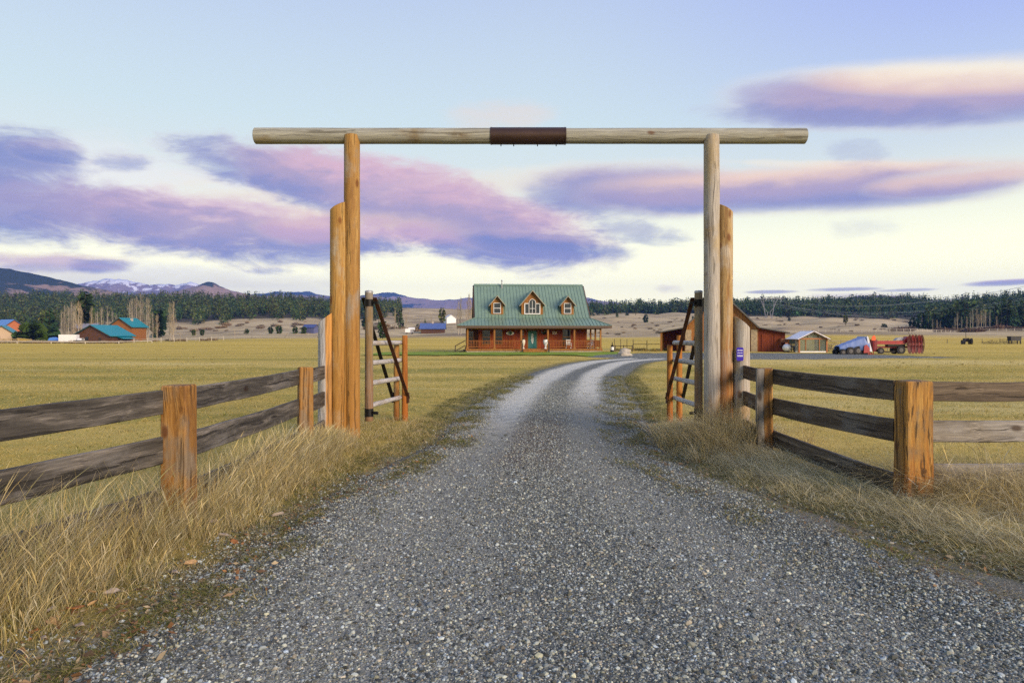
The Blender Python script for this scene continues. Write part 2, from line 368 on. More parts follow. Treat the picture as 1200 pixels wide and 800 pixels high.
for (x,y,hw,hh,tl,amt,edge,op,soft,lo,mi,tp) in CL:
    a=lambda X: math.atan((X-600)/F)
    e=lambda X,Y: math.atan((HZ-Y)/math.hypot(F,X-600))
    gn=W.t.nodes.new('ShaderNodeGroup'); gn.node_tree=g; J=gn.inputs
    hwr=(a(x+hw)-a(x-hw))/2; hhr=(e(x,y-hh)-e(x,y+hh))/2; ty=math.tan(R(tl))*hw; tr=math.atan2(e(x+hw,y+ty)-e(x-hw,y-ty),a(x+hw)-a(x-hw)); hhr=hhr*(1.16 if hh>12 else 1.0); amt=amt*.62; edge=edge*1.8+.08 if hh>8 else edge*1.8+.3; soft=soft-.22
    for k_,v_ in dict(az=az,el=el,nA=nA,nB=nB,nC=nC,nD=nD,sky=sky).items(): W.set(J[k_],v_)
    for k_,v_ in dict(a0=a(x),e0=e(x,y),hw=hwr,hh=hhr,cs=math.cos(tr),sn=math.sin(tr),amt=amt,edge=edge,opac=op,soft=soft,
                      low=k10(lo),mid=k10(mi),top=k10(tp)).items(): J[k_].default_value=v_
    sky=gn.outputs[0]
bg=W.n('Background',{'Color':sky,'Strength':.1}); wo=W.n('OutputWorld',{'Surface':bg.outputs[0]})
w.cycles.sampling_method='MANUAL'; w.cycles.sample_map_resolution=1024

vs=scene.view_settings; vs.view_transform='Standard'; vs.look='None'; vs.exposure=0.5; vs.gamma=1.0; vs.use_curve_mapping=False
cy=scene.cycles; cy.use_denoising=False; cy.max_bounces=5; cy.diffuse_bounces=2; cy.glossy_bounces=2; cy.transmission_bounces=4; cy.transparent_max_bounces=6; cy.volume_bounces=0
cy.use_adaptive_sampling=True; cy.adaptive_threshold=.012; cy.caustics_reflective=False; cy.caustics_refractive=False

# ------------------------------------------------------------------ haze: one closed box of even, thin air
hz=MB(); hz.b2((-9700,-9700,-26),(9700,9700,690))
t=NT('haze_air'); t.t.nodes.remove(t.b)
pv=t.n('VolumePrincipled',{'Color':(.15,.32,1.0,1),'Density':.000085,'Anisotropy':.0}); t.t.links.new(pv.outputs[0],t.out.inputs['Volume'])
ho=hz.build('haze',t.m); tag(ho,'thin blue evening haze filling the valley air','haze',kind='stuff')

# ------------------------------------------------------------------ ground sheet
rr_=[0]+list(.6*1.035**np.arange(0,300)); rr_=[r for r in rr_ if r<9500]+[9500]; rr_=np.array(rr_[1:])
azs=np.unique(np.round(np.concatenate([np.arange(-45,45.01,.3),np.arange(45,180,4),np.arange(-180,-45,4)]),4)); azs=azs[azs<180]
A_,R_=np.meshgrid(np.radians(azs),rr_); GX=(R_*np.sin(A_)).ravel(); GY=(R_*np.cos(A_)).ravel(); GZ=zg(GX,GY)
na=len(azs); nr=len(rr_); i0=np.arange(nr-1)[:,None]*na; j0=np.arange(na)[None,:]; j1=(j0+1)%na
quads=np.stack([i0+j0,i0+na+j0,i0+na+j1,i0+j1],-1).reshape(-1,4)[:,::-1]
rdv=np.full(GX.shape,50.0); nm=np.hypot(GX,GY)<160; rdv[nm]=np.minimum(rdist(GX[nm],GY[nm]),50)
V=np.stack([GX,GY,GZ],1)
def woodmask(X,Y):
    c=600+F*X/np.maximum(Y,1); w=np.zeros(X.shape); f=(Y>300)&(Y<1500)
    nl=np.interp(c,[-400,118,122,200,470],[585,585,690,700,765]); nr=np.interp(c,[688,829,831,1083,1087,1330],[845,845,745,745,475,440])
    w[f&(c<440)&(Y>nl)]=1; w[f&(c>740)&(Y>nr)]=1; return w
t=NT('meadow'); pos=t.geo(); rd=t.attr('rd','Fac'); dist=t.attr('dist','Fac')
m1=t.noise(pos,.22,6,.6); m2=t.noise(pos,1.6,5,.62); m3=t.noise(pos,26,4,.65); m4=t.noise(t.map(pos,(.012,.16,.1)),1,5,.6); m5=t.noise(pos,130,2,.6)
m6=t.noise(t.map(pos,(.003,.02,.02)),1,6,.62)
tan=(.49,.345,.06,1); straw=(.56,.43,.12,1); green=(.19,.195,.03,1); soil=(.15,.11,.045,1); olive=(.31,.255,.04,1)
s1=t.math('ADD',t.math('MULTIPLY',m1,.55),t.math('MULTIPLY',m2,.55))
c=t.ramp(s1,[(.38,green),(.50,olive),(.60,tan),(.76,straw)])
c=t.mix(t.rng(m4,.46,.60,0,.8),c,straw)
c=t.mix(t.rng(m4,.36,.46,.7,0),c,green)
c=t.mix(t.rng(m2,.60,.72,0,.55),c,soil)
c=t.mix(t.rng(m3,.42,.66,0,.55),c,straw)
c=t.mix(t.rng(m5,.50,.36,0,.6),c,soil)
m7=t.noise(t.map(pos,(.028,.075,.05),(11,3,0)),1,5,.62); c=t.mix(t.rng(m7,.54,.64,0,.6,True),c,(.62,.50,.20,1)); c=t.mix(t.rng(m7,.45,.36,0,.6,True),c,(.24,.225,.05,1))
farm_=t.ramp(m6,[(.32,(.36,.265,.035,1)),(.5,(.58,.395,.052,1)),(.68,(.66,.47,.085,1))])
c=t.mix(t.rng(dist,30,140,0,.62),c,farm_)
# pasture hills: dun slope with purplish scrub streaks
h1=t.noise(t.map(pos,(.010,.022,.06)),1,7,.66); h2=t.noise(t.map(pos,(.05,.08,.2)),1,5,.7)
hc=t.ramp(h1,[(.32,(.19,.145,.09,1)),(.44,(.34,.26,.135,1)),(.56,(.46,.36,.19,1)),(.72,(.54,.44,.26,1))])
hc=t.mix(t.rng(h2,.56,.66,0,.75),hc,(.085,.07,.055,1))
c=t.mix(t.rng(t.math('MULTIPLY_ADD',t.math('SUBTRACT',m6,.5),160.0,dist),330,400,0,1,True),c,hc)
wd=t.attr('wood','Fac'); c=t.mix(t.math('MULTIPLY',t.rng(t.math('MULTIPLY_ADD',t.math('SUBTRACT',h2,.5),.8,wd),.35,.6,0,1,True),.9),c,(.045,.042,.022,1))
# verge: moss, bare dirt and scattered grit beside the drive
ve=t.math('MULTIPLY_ADD',t.math('SUBTRACT',m2,.5),1.6,rd)
moss=t.ramp(m3,[(.35,(.055,.065,.02,1)),(.6,(.13,.12,.05,1)),(.75,(.22,.18,.10,1))])
c=t.mix(t.math('MULTIPLY',t.rng(ve,.1,1.1,1,0,True),.85),c,moss)
grit=t.n('TexVoronoi',{'Vector':pos,'Scale':70.0}); gcol=t.ramp(t.n('SeparateColor',{0:grit.outputs['Color']}).outputs[0],[(0,(.05,.048,.026,1)),(.6,(.14,.128,.07,1)),(1,(.32,.29,.20,1))])
c=t.mix(t.rng(t.math('MULTIPLY_ADD',t.math('SUBTRACT',m3,.5),.9,ve),-.05,.35,1,0,True),c,gcol)
t.bump(t.math('MULTIPLY_ADD',m5,.5,m3),.55,.05)
t.done(c,.9,0,.15)
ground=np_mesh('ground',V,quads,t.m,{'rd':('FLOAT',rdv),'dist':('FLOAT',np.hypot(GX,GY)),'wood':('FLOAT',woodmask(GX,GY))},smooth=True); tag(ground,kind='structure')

# ------------------------------------------------------------------ gravel drive and yard
t=NT('gravel'); pos=t.geo(); uvw=t.attr('across','Fac'); along=t.attr('along','Fac')
n1=t.noise(pos,.55,5,.6); n2=t.noise(pos,3.2,5,.65); n3=t.noise(pos,16,4,.7)
big=t.n('TexVoronoi',{'Vector':pos,'Scale':68.0,'Randomness':1.0}); sm=t.n('TexVoronoi',{'Vector':pos,'Scale':150.0,'Randomness':1.0})
rb=t.n('SeparateColor',{0:big.outputs['Color']}); rs=t.n('SeparateColor',{0:sm.outputs['Color']})
stops=[(0,(.028,.034,.032,1)),(.18,(.095,.112,.110,1)),(.42,(.185,.195,.165,1)),(.60,(.235,.262,.240,1)),(.80,(.36,.365,.30,1)),(.93,(.48,.46,.36,1)),(1,(.64,.63,.55,1))]
cb=t.ramp(rb.outputs[0],stops); cs_=t.ramp(rs.outputs[0],stops)
c=t.mix(t.rng(n3,.42,.6,0,1),cs_,cb)
gap=t.rng(big.outputs['Distance'],.0,.55,0,1)
c=t.mix(t.rng(n1,.42,.7,0,.22),c,(.10,.105,.09,1))
c=t.mix(t.rng(n2,.52,.75,0,.28),c,(.15,.135,.09,1))
c=t.mix(t.rng(gap,.55,.95,0,.55),c,(.03,.033,.028,1))
# compacted wheel tracks: dusty and pale beyond the gate, faint before it
wob=t.math('MULTIPLY_ADD',t.math('SUBTRACT',n1,.5),.10,uvw)
def track(cn,wd): return t.rng(t.math('ABSOLUTE',t.math('SUBTRACT',wob,cn)),wd*.35,wd,1,0,True)
tl=t.rng(t.math('MULTIPLY_ADD',t.math('SUBTRACT',n2,.5),10.0,along),9.5,17,.22,1,True)
tR=t.rng(t.math('MULTIPLY_ADD',t.math('SUBTRACT',n2,.5),10.0,along),14,22,.15,1,True)
dust=t.ramp(n3,[(.3,(.46,.45,.37,1)),(.7,(.66,.645,.53,1))])
mkk=t.math('MULTIPLY',t.math('MAXIMUM',t.math('MULTIPLY',track(.28,.17),tl),t.math('MULTIPLY',track(.66,.14),tR)),t.rng(n2,.22,.5,.7,1.0))
c=t.mix(mkk,c,dust)
# worn crown with brown leaf litter near the gate; damp mossy shoulders
lit=t.math('MULTIPLY',t.rng(t.math('ABSOLUTE',t.math('SUBTRACT',uvw,.47)),.04,.15,1,0,True),t.math('MULTIPLY',t.rng(along,7.5,9.5,0,1,True),t.rng(along,11.5,16,1,0,True)))
c=t.mix(t.math('MULTIPLY',lit,t.rng(n3,.36,.56,.15,.9)),c,(.10,.052,.036,1))
edge=t.math('ABSOLUTE',t.math('SUBTRACT',uvw,.5)); ed=t.math('MULTIPLY_ADD',t.math('SUBTRACT',n2,.5),.12,edge)
c=t.mix(t.rng(ed,.40,.50,0,.8,True),c,t.ramp(n3,[(.3,(.05,.055,.02,1)),(.55,(.11,.10,.055,1)),(.75,(.2,.17,.10,1))]))
t.bump(t.math('ADD',t.math('MULTIPLY',big.outputs['Distance'],-.7),t.math('MULTIPLY',sm.outputs['Distance'],-.3)),.9,.022)
GRAVEL=t.done(c,.82,0,.25)
def strip(name, D, nacross, lift, s0, step=1):
    D=D[::step]; T=np.gradient(D[:,:2],axis=0); T/=np.linalg.norm(T,axis=1)[:,None]; N=np.stack([T[:,1],-T[:,0]],1)
    u=np.linspace(-1,1,nacross); hw=D[:,2]+.35
    X=D[:,0,None]+N[:,0,None]*u*hw[:,None]; Y=D[:,1,None]+N[:,1,None]*u*hw[:,None]
    S=np.concatenate([[0],np.cumsum(np.hypot(*np.diff(D[:,:2],axis=0).T))]); S=S+s0
    x,y=X.ravel(),Y.ravel(); uu=np.tile(u,len(D)); z=zbase(x,y)+lift
    z += -.10*np.clip((np.abs(uu)-.78)/.22,0,1)**1.5
    z += -.022*(np.exp(-((uu+.46)/.16)**2)+np.exp(-((uu-.46)/.16)**2))+.4*bumps(x*1.4,y*1.4)
    k=len(u); i=np.arange(len(D)-1)[:,None]*k; j=np.arange(k-1)[None,:]
    Q=np.stack([i+j,i+j+1,i+k+j+1,i+k+j],-1).reshape(-1,4)
    return tag(np_mesh(name,np.stack([x,y,z],1),Q,GRAVEL,{'across':('FLOAT',uu*.5+.5),'along':('FLOAT',np.repeat(S,k))},smooth=True),kind='structure')
RD2=dense(ROAD,40); s_off=float(np.interp(0,RD2[:,1],np.concatenate([[0],np.cumsum(np.hypot(*np.diff(RD2[:,:2],axis=0).T))])))
road=strip('gravel_road',RD2,61,.005,-s_off)
YD2=dense(YARD,14)
# the yard in front of the barn: a fan-shaped pad of the same stone
ang=np.linspace(0,2*np.pi,97)[:-1]
def ypad():
    gx,gy=np.meshgrid(np.arange(6,42,.6),np.arange(50,84,.6)); x,y=gx.ravel(),gy.ravel(); s=sdf(x,y,YD)
    z=zbase(x,y)+.002-.10*np.clip((s+.5)/.7,0,1.4); k=gx.shape[1]; i=np.arange(gx.shape[0]-1)[:,None]*k; j=np.arange(k-1)[None,:]
    Q=np.stack([i+j,i+j+1,i+k+j+1,i+k+j],-1).reshape(-1,4); keep=(s[Q].min(1)<.5); Q=Q[keep]
    return tag(np_mesh('gravel_yard',np.stack([x,y,z],1),Q,GRAVEL,{'across':('FLOAT',np.full(len(x),.5)),'along':('FLOAT',np.full(len(x),3.0))},smooth=True),kind='structure')
ypad()
# watered lawn round the house
t=NT('lawn_turf'); pos=t.geo(); a1=t.noise(pos,.5,5,.6); a2=t.noise(pos,7,4,.7)
c=t.ramp(a1,[(.3,(.13,.22,.018,1)),(.55,(.22,.30,.028,1)),(.75,(.34,.33,.06,1))]); c=t.mix(t.rng(a2,.4,.7,0,.4),c,(.05,.09,.012,1)); t.bump(a2,.5,.05)
LAWN=t.done(c,.9,0,.15)
def pad(name, x0,x1,y0,y1,mat,lift,st=1.0,wig=.4):
    gx,gy=np.meshgrid(np.linspace(x0,x1,int((x1-x0)/st)+1),np.linspace(y0,y1,int((y1-y0)/st)+1)); x,y=gx.ravel().copy(),gy.ravel().copy()
    y+=wig*np.sin(x*.7)*np.sin(x*.23+1); z=zg(x,y)+lift; k=gx.shape[1]; i=np.arange(gx.shape[0]-1)[:,None]*k; j=np.arange(k-1)[None,:]
    Q=np.stack([i+j,i+j+1,i+k+j+1,i+k+j],-1).reshape(-1,4)
    return tag(np_mesh(name,np.stack([x,y,z],1),Q,mat,smooth=True),kind='structure')
pad('lawn',-14.5,13.2,64.0,78.2,LAWN,.085)

# ------------------------------------------------------------------ loose stones on the drive
t=NT('stone'); tc_=t.attr('tint'); t.bump(t.noise(t.geo(),90,3,.6),.35,.004); STONE=t.done(tc_,.8,0,.3)
ico=bmesh.new(); bmesh.ops.create_icosphere(ico,subdivisions=1,radius=1); ico.verts.ensure_lookup_table()
IV=np.array([v.co[:] for v in ico.verts]); IF=np.array([[v.index for v in f.verts] for f in ico.faces]); ico.free()
def stones(name,N,ylo,yhi,size,label,xlo=None,edge=False,pw=1.6):
    yy=ylo*(yhi/ylo)**(RNG.random(N*3)**pw); cx=np.interp(yy,RD2[:,1],RD2[:,0]); hw=np.interp(yy,RD2[:,1],RD2[:,2])
    xx=cx+hw*np.clip(RNG.uniform(-1.06,1.06,N*3)+RNG.normal(0,.075,N*3),-1.28,1.28); uu0=(xx-cx)/(hw+.35)*.5+.5; pk_=np.minimum(np.abs(uu0-.30),np.abs(uu0-.68)); vis=(np.abs(xx)<yy*.80+.25)&(RNG.random(N*3)>np.exp(-(pk_/.12)**2)*np.interp(yy,[3,7,12],[.08,.50,1.0])); xx,yy=xx[vis][:N],yy[vis][:N]; N=len(xx)
    u=(xx-np.interp(yy,RD2[:,1],RD2[:,0]))/(np.interp(yy,RD2[:,1],RD2[:,2])+.35)
    z=np.maximum(zg(xx,yy),zbase(xx,yy)+.005-.10*np.clip((np.abs(u)-.78)/.22,0,1)**1.5)-.022*(np.exp(-((u+.46)/.16)**2)+np.exp(-((u-.46)/.16)**2))+.4*bumps(xx*1.4,yy*1.4)
    s=size*np.exp(RNG.normal(0,.42,N)); s=np.clip(s,size*.4,size*3.0)
    j=1+RNG.normal(0,.16,(N,12,3)); P=IV[None]*j*np.stack([s*RNG.uniform(.75,1.4,N),s*RNG.uniform(.7,1.2,N),s*RNG.uniform(.45,.85,N)],1)[:,None,:]
    a=RNG.uniform(0,6.28,N); ca,sa=np.cos(a)[:,None],np.sin(a)[:,None]; b=RNG.normal(0,.35,N); cb,sb=np.cos(b)[:,None],np.sin(b)[:,None]
    x=P[:,:,0]*cb-P[:,:,2]*sb; zz=P[:,:,0]*sb+P[:,:,2]*cb; P=np.stack([x*ca-P[:,:,1]*sa,x*sa+P[:,:,1]*ca,zz],-1)
    P[:,:,0]+=xx[:,None]; P[:,:,1]+=yy[:,None]; P[:,:,2]+=(z+s*.12)[:,None]
    v=RNG.random(N); base=np.interp(v,[0,.35,.65,.85,.96,1],[.035,.12,.23,.33,.43,.56])
    hue=RNG.normal(0,.42,N); col=np.stack([base*(.97+.13*hue),base*(1.05+.03*hue),base*(.92-.22*hue),np.ones(N)],1)
    warm=RNG.random(N)<.10; col[warm,:3]=np.stack([base*1.15,base*1.03,base*.74],1)[warm]
    col=np.repeat(np.clip(col,0.02,.7),12,axis=0)
    o=np_mesh(name,P.reshape(-1,3),(IF[None]+(np.arange(N)*12)[:,None,None]).reshape(-1,3),STONE,{'tint':('FLOAT_COLOR',col)})
    return tag(o,label,'gravel',kind='stuff')
stones('loose_gravel',190000,2.6,26,.0056,'loose grey crushed stones covering the near end of the drive',pw=1.0)
stones('coarse_gravel',6000,2.6,22,.0085,'larger pale and blue grey stones lying loose on the drive',pw=1.4)

def zsurf(x,y):
    u=np.abs(x-np.interp(y,RD2[:,1],RD2[:,0]))/(np.interp(y,RD2[:,1],RD2[:,2])+.35)
    zr=zbase(x,y)+.005-.10*np.clip((u-.78)/.22,0,1.3)**1.5
    return np.maximum(zg(x,y),zr)
# ------------------------------------------------------------------ grass
t=NT('grass_blade'); tc_=t.attr('tint'); GR=t.done(tc_,.75,0,.2)
tr=t.n('BsdfTranslucent',{'Color':tc_}); mx=t.n('MixShader',{0:.28,1:t.b.outputs[0],2:tr.outputs[0]}); t.t.links.new(mx.outputs[0],t.out.inputs['Surface'])
def blades(name,X,Y,H,lean,bend,wid,pal,label,cat,segs=4,jit=.25,Z=None,seedhead=0.0,tint=None):
    N=len(X); Z=zg(X,Y) if Z is None else Z
    Z=Z-.01
    a=RNG.uniform(0,6.28,N); dirx=np.cos(a)*jit*H+lean[0]*H; diry=np.sin(a)*jit*H+lean[1]*H
    tt=np.linspace(0,1,segs+1); cur=bend*RNG.uniform(.4,1.6,N)
    px_=X[:,None]+dirx[:,None]*(tt+cur[:,None]*tt**2.2); py_=Y[:,None]+diry[:,None]*(tt+cur[:,None]*tt**2.2)
    ln=np.hypot(dirx,diry)/np.maximum(H,1e-6)
    pz_=Z[:,None]+H[:,None]*(tt-(.30*np.clip(ln*(1+cur),0,2.4))[:,None]*tt**2.6)
    wd=wid*RNG.uniform(.6,1.4,N); wa=RNG.uniform(0,3.14,N); prof=(1-tt**1.6)*.9+.1
    if seedhead: 
        sh=(RNG.random(N)<seedhead)[:,None]; prof=np.where(sh,np.interp(tt,[0,.6,.75,.88,1],[.6,.4,1.6,2.2,.3])[None],prof[None])
    else: prof=np.broadcast_to(prof,(N,segs+1))
    wx=np.cos(wa)[:,None]*wd[:,None]*prof; wy=np.sin(wa)[:,None]*wd[:,None]*prof
    L=np.stack([px_-wx,py_-wy,pz_],-1); Rr=np.stack([px_+wx,py_+wy,pz_],-1)
    V=np.stack([L,Rr],2).reshape(-1,3); k=2*(segs+1); s=np.arange(segs)*2
    Q=np.stack([s,s+1,s+3,s+2],1)[None]+(np.arange(N)*k)[:,None,None]
    pal=np.array(pal); pi=RNG.integers(0,len(pal),N); v=RNG.uniform(.7,1.3,N)[:,None]; c=pal[pi]*v
    if tint is not None: c=c*tint
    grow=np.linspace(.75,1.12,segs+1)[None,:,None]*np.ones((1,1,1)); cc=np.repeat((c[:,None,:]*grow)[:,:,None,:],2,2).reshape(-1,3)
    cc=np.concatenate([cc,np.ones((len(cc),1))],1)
    o=np_mesh(name,V,Q.reshape(-1,4),GR,{'tint':('FLOAT_COLOR',cc)},smooth=True)
    return tag(o,label,cat,kind='stuff')
STRAW=[(.54,.44,.21),(.60,.50,.28),(.48,.37,.15),(.42,.33,.17),(.66,.57,.37),(.58,.45,.19)]
GREENISH=[(.17,.19,.035),(.26,.25,.05),(.42,.33,.10),(.48,.37,.13),(.36,.28,.09)]
# left fence: tall standing straw between rails and drive
LF=[(-3.75,2.7),(-3.27,4.36),(-2.83,5.8),(-2.76,9.1),(-2.80,10.4)]
RFN=[(3.45,9.3),(3.94,6.7),(5.2,6.85),(8.0,7.1)]
lfx=lambda y: np.interp(y,[q[1] for q in LF],[q[0] for q in LF])
CLT=None
def clump(N,f):
    global CLT
    k=max(1,N//26); cx,cy=f(k); i=RNG.integers(0,k,N); br=RNG.uniform(.66,1.22,k); hu=RNG.normal(0,.09,k); CLT=np.stack([br*(1+hu*.4),br*(1+.15*np.abs(hu)),br*(1-hu)],1)[i]; return cx[i]+RNG.normal(0,.055,N),cy[i]+RNG.normal(0,.055,N)
def leftband(k):
    y=RNG.uniform(2.6,10.3,k)**1.0; w_=np.interp(y,[2.6,4,6,8,10.3],[1.0,.98,.72,.55,.35]); x=lfx(y)+RNG.normal(.28,.34,k)*w_*1.15; return x,y
X,Y=clump(24000,leftband); rdl=rdist(X,Y); H=np.interp(rdl,[.05,.35,.75,1.05],[.04,.12,.42,.64])*RNG.uniform(.35,1.15,len(X))*(.65+.5*np.clip(CLT[:,0],.5,1.2)); k_=rdl>-.02; X,Y,H=X[k_],Y[k_],H[k_]; CLT=CLT[k_]
H*=np.interp(Y,[3,6,9,10.0],[1.12,1.0,.72,.35])
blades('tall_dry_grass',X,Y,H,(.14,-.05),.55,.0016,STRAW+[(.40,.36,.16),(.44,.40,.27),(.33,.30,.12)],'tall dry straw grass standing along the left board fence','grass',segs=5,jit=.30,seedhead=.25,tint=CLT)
def leftlow(k):
    y=RNG.uniform(2.4,13,k); x=lfx(y)+RNG.uniform(-.6,1.75,k); return x,y
X,Y=clump(22000,leftlow); rdl=rdist(X,Y); k_=(rdl>.0); X,Y=X[k_],Y[k_]; H=np.interp(rdl[k_],[0,.3,.8],[.03,.09,.2])*RNG.uniform(.4,1.3,len(X))
blades('matted_grass',X,Y,H,(.25,-.1),.9,.0019,STRAW+GREENISH,'short matted straw at the foot of the left fence','grass',segs=3,jit=.6)
# right verge: flattened dead grass, combed over by wind and snow
def rightflat(k):
    y=3.6+8.9*RNG.random(k); rx=np.interp(y,RD2[:,1],RD2[:,0]+RD2[:,2]); x=rx+.14+.22*np.sin(y*2.3)*np.sin(y*5.1+1)+.12*np.sin(y*9.7)+np.abs(RNG.normal(.0,.75,k))-(RNG.random(k)<.12)*RNG.uniform(0,.35,k)*np.interp(y,[4,7,9,12],[1.5,1.3,1.0,.8]); return x,y
X,Y=clump(42000,rightflat); k_=rdist(X,Y)>-.12; X,Y=X[k_],Y[k_]; CLT=CLT[k_]; rdq=rdist(X,Y); H=RNG.uniform(.07,.30,len(X))*np.interp(rdq,[-.1,.2,.7],[.15,.38,1.0]); kq=RNG.random(len(X))<np.interp(rdq,[-.1,.1,.5],[.15,.45,1.0]); X,Y,H,CLT=X[kq],Y[kq],H[kq],CLT[kq]
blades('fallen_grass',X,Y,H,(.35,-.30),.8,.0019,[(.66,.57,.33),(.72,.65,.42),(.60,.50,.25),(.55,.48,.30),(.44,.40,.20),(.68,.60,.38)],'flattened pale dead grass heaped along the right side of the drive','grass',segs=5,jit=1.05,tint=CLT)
def righttall(k):
    x=RNG.uniform(3.95,7.6,k); y=np.interp(x,[3.9,5.2,8],[6.55,6.5,6.6])+RNG.normal(.25,.42,k); return x,y
X,Y=clump(12000,righttall); H=RNG.uniform(.16,.58,len(X)); 
blades('bushy_dry_grass',X,Y,H,(-.25,-.25),.9,.0017,STRAW,'bushy tangled straw grass in front of the right corner fence rails','grass',segs=5,jit=.5,seedhead=.15,tint=CLT)
def gatewisps(k):
    return RNG.normal(3.05,.42,k),RNG.normal(9.9,.45,k)
X,Y=clump(3200,gatewisps); H=RNG.uniform(.2,.68,len(X)); k_=rdist(X,Y)>.0
blades('wispy_grass',X[k_],Y[k_],H[k_],(-.20,-.3),.7,.0021,STRAW,'long wispy straw grass at the foot of the right gateway posts','grass',segs=5,jit=.35)
def leftwisps(k):
    return RNG.normal(-2.95,.25,k),RNG.normal(10.0,.35,k)
X,Y=clump(900,leftwisps); H=RNG.uniform(.06,.24,len(X)); k_=rdist(X,Y)>.0
blades('sparse_grass',X[k_],Y[k_],H[k_],(.1,-.2),.7,.0030,STRAW,'sparse straw grass round the foot of the left gateway posts','grass',segs=4,jit=.4)
# cropped meadow turf on both sides
N=200000; d=3.6*np.exp(RNG.random(N)*math.log(46/3.6)); u=RNG.uniform(-.86,.86,N); X,Y=u*d,d.copy(); r_=rdist(X,Y); k_=r_>.08; X,Y,r_=X[k_],Y[k_],r_[k_]; sw=np.interp(Y,[4,12,46],[1,1.8,5.5])
H=RNG.uniform(.02,.075,len(X))*np.interp(r_,[.05,1.0],[.35,1.0])
pat=np.array([mnoise.noise(Vector((a*.35,b*.35,0)))+.5*mnoise.noise(Vector((a*1.6,b*1.6,4))) for a,b in zip(X,Y)])
gsel=pat+RNG.normal(0,.22,len(X))>.04
for nm_,sel,pal_,lb in (('meadow_grass',~gsel,[(.50,.37,.085),(.58,.45,.14),(.42,.31,.07),(.64,.52,.22)],'cropped straw coloured turf of the meadow'),
                     ('green_meadow_grass',gsel,[(.20,.21,.03),(.27,.26,.045),(.36,.31,.07),(.16,.18,.028)],'olive green blades mixed through the cropped meadow turf')):
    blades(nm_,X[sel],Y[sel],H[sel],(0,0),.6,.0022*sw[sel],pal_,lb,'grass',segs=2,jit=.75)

# low moss and stubble that creeps from the verges over the gravel edge
N=170000; yy=2.6*(30/2.6)**RNG.random(N); cx=np.interp(yy,RD2[:,1],RD2[:,0]); hw=np.interp(yy,RD2[:,1],RD2[:,2]); sd3=np.where(RNG.random(N)<.5,-1,1)
off=np.where(RNG.random(N)<.5,RNG.uniform(-.1,.75,N),-np.abs(RNG.normal(0,.28,N)*np.where(sd3>0,1.7,1.0))); xx=cx+sd3*(hw+off)
mp=np.array([mnoise.noise(Vector((p*2.2,q*1.3,8)))+.6*mnoise.noise(Vector((p*7,q*6,2))) for p,q in zip(xx,yy)]); k_=(np.abs(xx)<yy*.82)&(mp+RNG.normal(0,.15,N)>-.05+np.clip(-off,0,1)*.5)
xx,yy,off=xx[k_],yy[k_],off[k_]; zz=zsurf(xx,yy)+.004
blades('verge_moss',xx,yy,RNG.uniform(.010,.045,len(xx))*np.interp(yy,[3,20],[1,1.6]),(0,0),.6,.0026*np.interp(yy,[3,8,30],[1,1.5,4]),[(.12,.14,.022),(.19,.19,.04),(.28,.24,.08),(.40,.34,.15),(.10,.11,.025),(.24,.19,.08)],'low moss and stubble creeping over the gravel edges','grass',segs=2,jit=.9,Z=zz)
# brown leaf crumbs and broken stems strewn over both verges
N=5200; yy=2.7*(14/2.7)**RNG.random(N); cx=np.interp(yy,RD2[:,1],RD2[:,0]); hw=np.interp(yy,RD2[:,1],RD2[:,2]); sd2=np.where(RNG.random(N)<.6,-1,1)
xx=cx+sd2*(hw+RNG.normal(.08,.28,N)); k_=np.abs(xx)<yy*.82; xx,yy=xx[k_],yy[k_]; N=len(xx); zz=zsurf(xx,yy)+RNG.uniform(.004,.016,N)
s=.0065*np.exp(RNG.normal(0,.5,N)); th=RNG.uniform(0,6.28,N); el_=RNG.uniform(1.2,3.5,N); ux,uy=np.cos(th),np.sin(th); tl_=RNG.normal(0,.5,(N,2))
P=[]
for su,sv in((-1,0),(0,-1),(1,0),(0,1)): P.append(np.stack([xx+s*(ux*su*el_*.7-uy*sv*.8),yy+s*(uy*su*el_*.7+ux*sv*.8),zz+s*(tl_[:,0]*su+tl_[:,1]*sv)],1))
pal=np.array([(.24,.13,.06),(.32,.21,.11),(.40,.31,.18),(.14,.09,.055),(.30,.15,.06)]); cc=pal[RNG.integers(0,5,N)]*RNG.uniform(.6,1.3,N)[:,None]
o=np_mesh('leaf_litter',np.stack(P,1).reshape(-1,3),np.arange(4*N).reshape(-1,4),GR,{'tint':('FLOAT_COLOR',np.repeat(np.concatenate([cc,np.ones((N,1))],1),4,axis=0))}); tag(o,'brown leaf crumbs and broken stems littering the verges','litter',kind='stuff')

# taller tufts the mower and the horses left standing in the pasture
def tuftpos(k):
    d=11*(110/11)**RNG.random(k); u=RNG.uniform(-.80,.80,k); x=u*d; ok=np.array([mnoise.noise(Vector((p*.09,q*.05,3)))>-.05 for p,q in zip(x,d)]); x[~ok]*=1.13
    return x,d
X,Y=clump(15000,tuftpos); sp_=np.interp(Y,[11,110],[1,4]); k_=(rdist(X,Y)>.7)&~((Y>62)&(Y<82)&(np.abs(X-2)<17)); X,Y,sp_,CLT=X[k_],Y[k_],sp_[k_],CLT[k_]
blades('pasture_tufts',X,Y,RNG.uniform(.05,.19,len(X))*np.interp(Y,[11,110],[.8,1.35]),(.1,0),.6,.0028*sp_,STRAW[:4]+GREENISH,'taller straw tufts left standing across the mown pasture','grass',segs=3,jit=.5,tint=CLT)

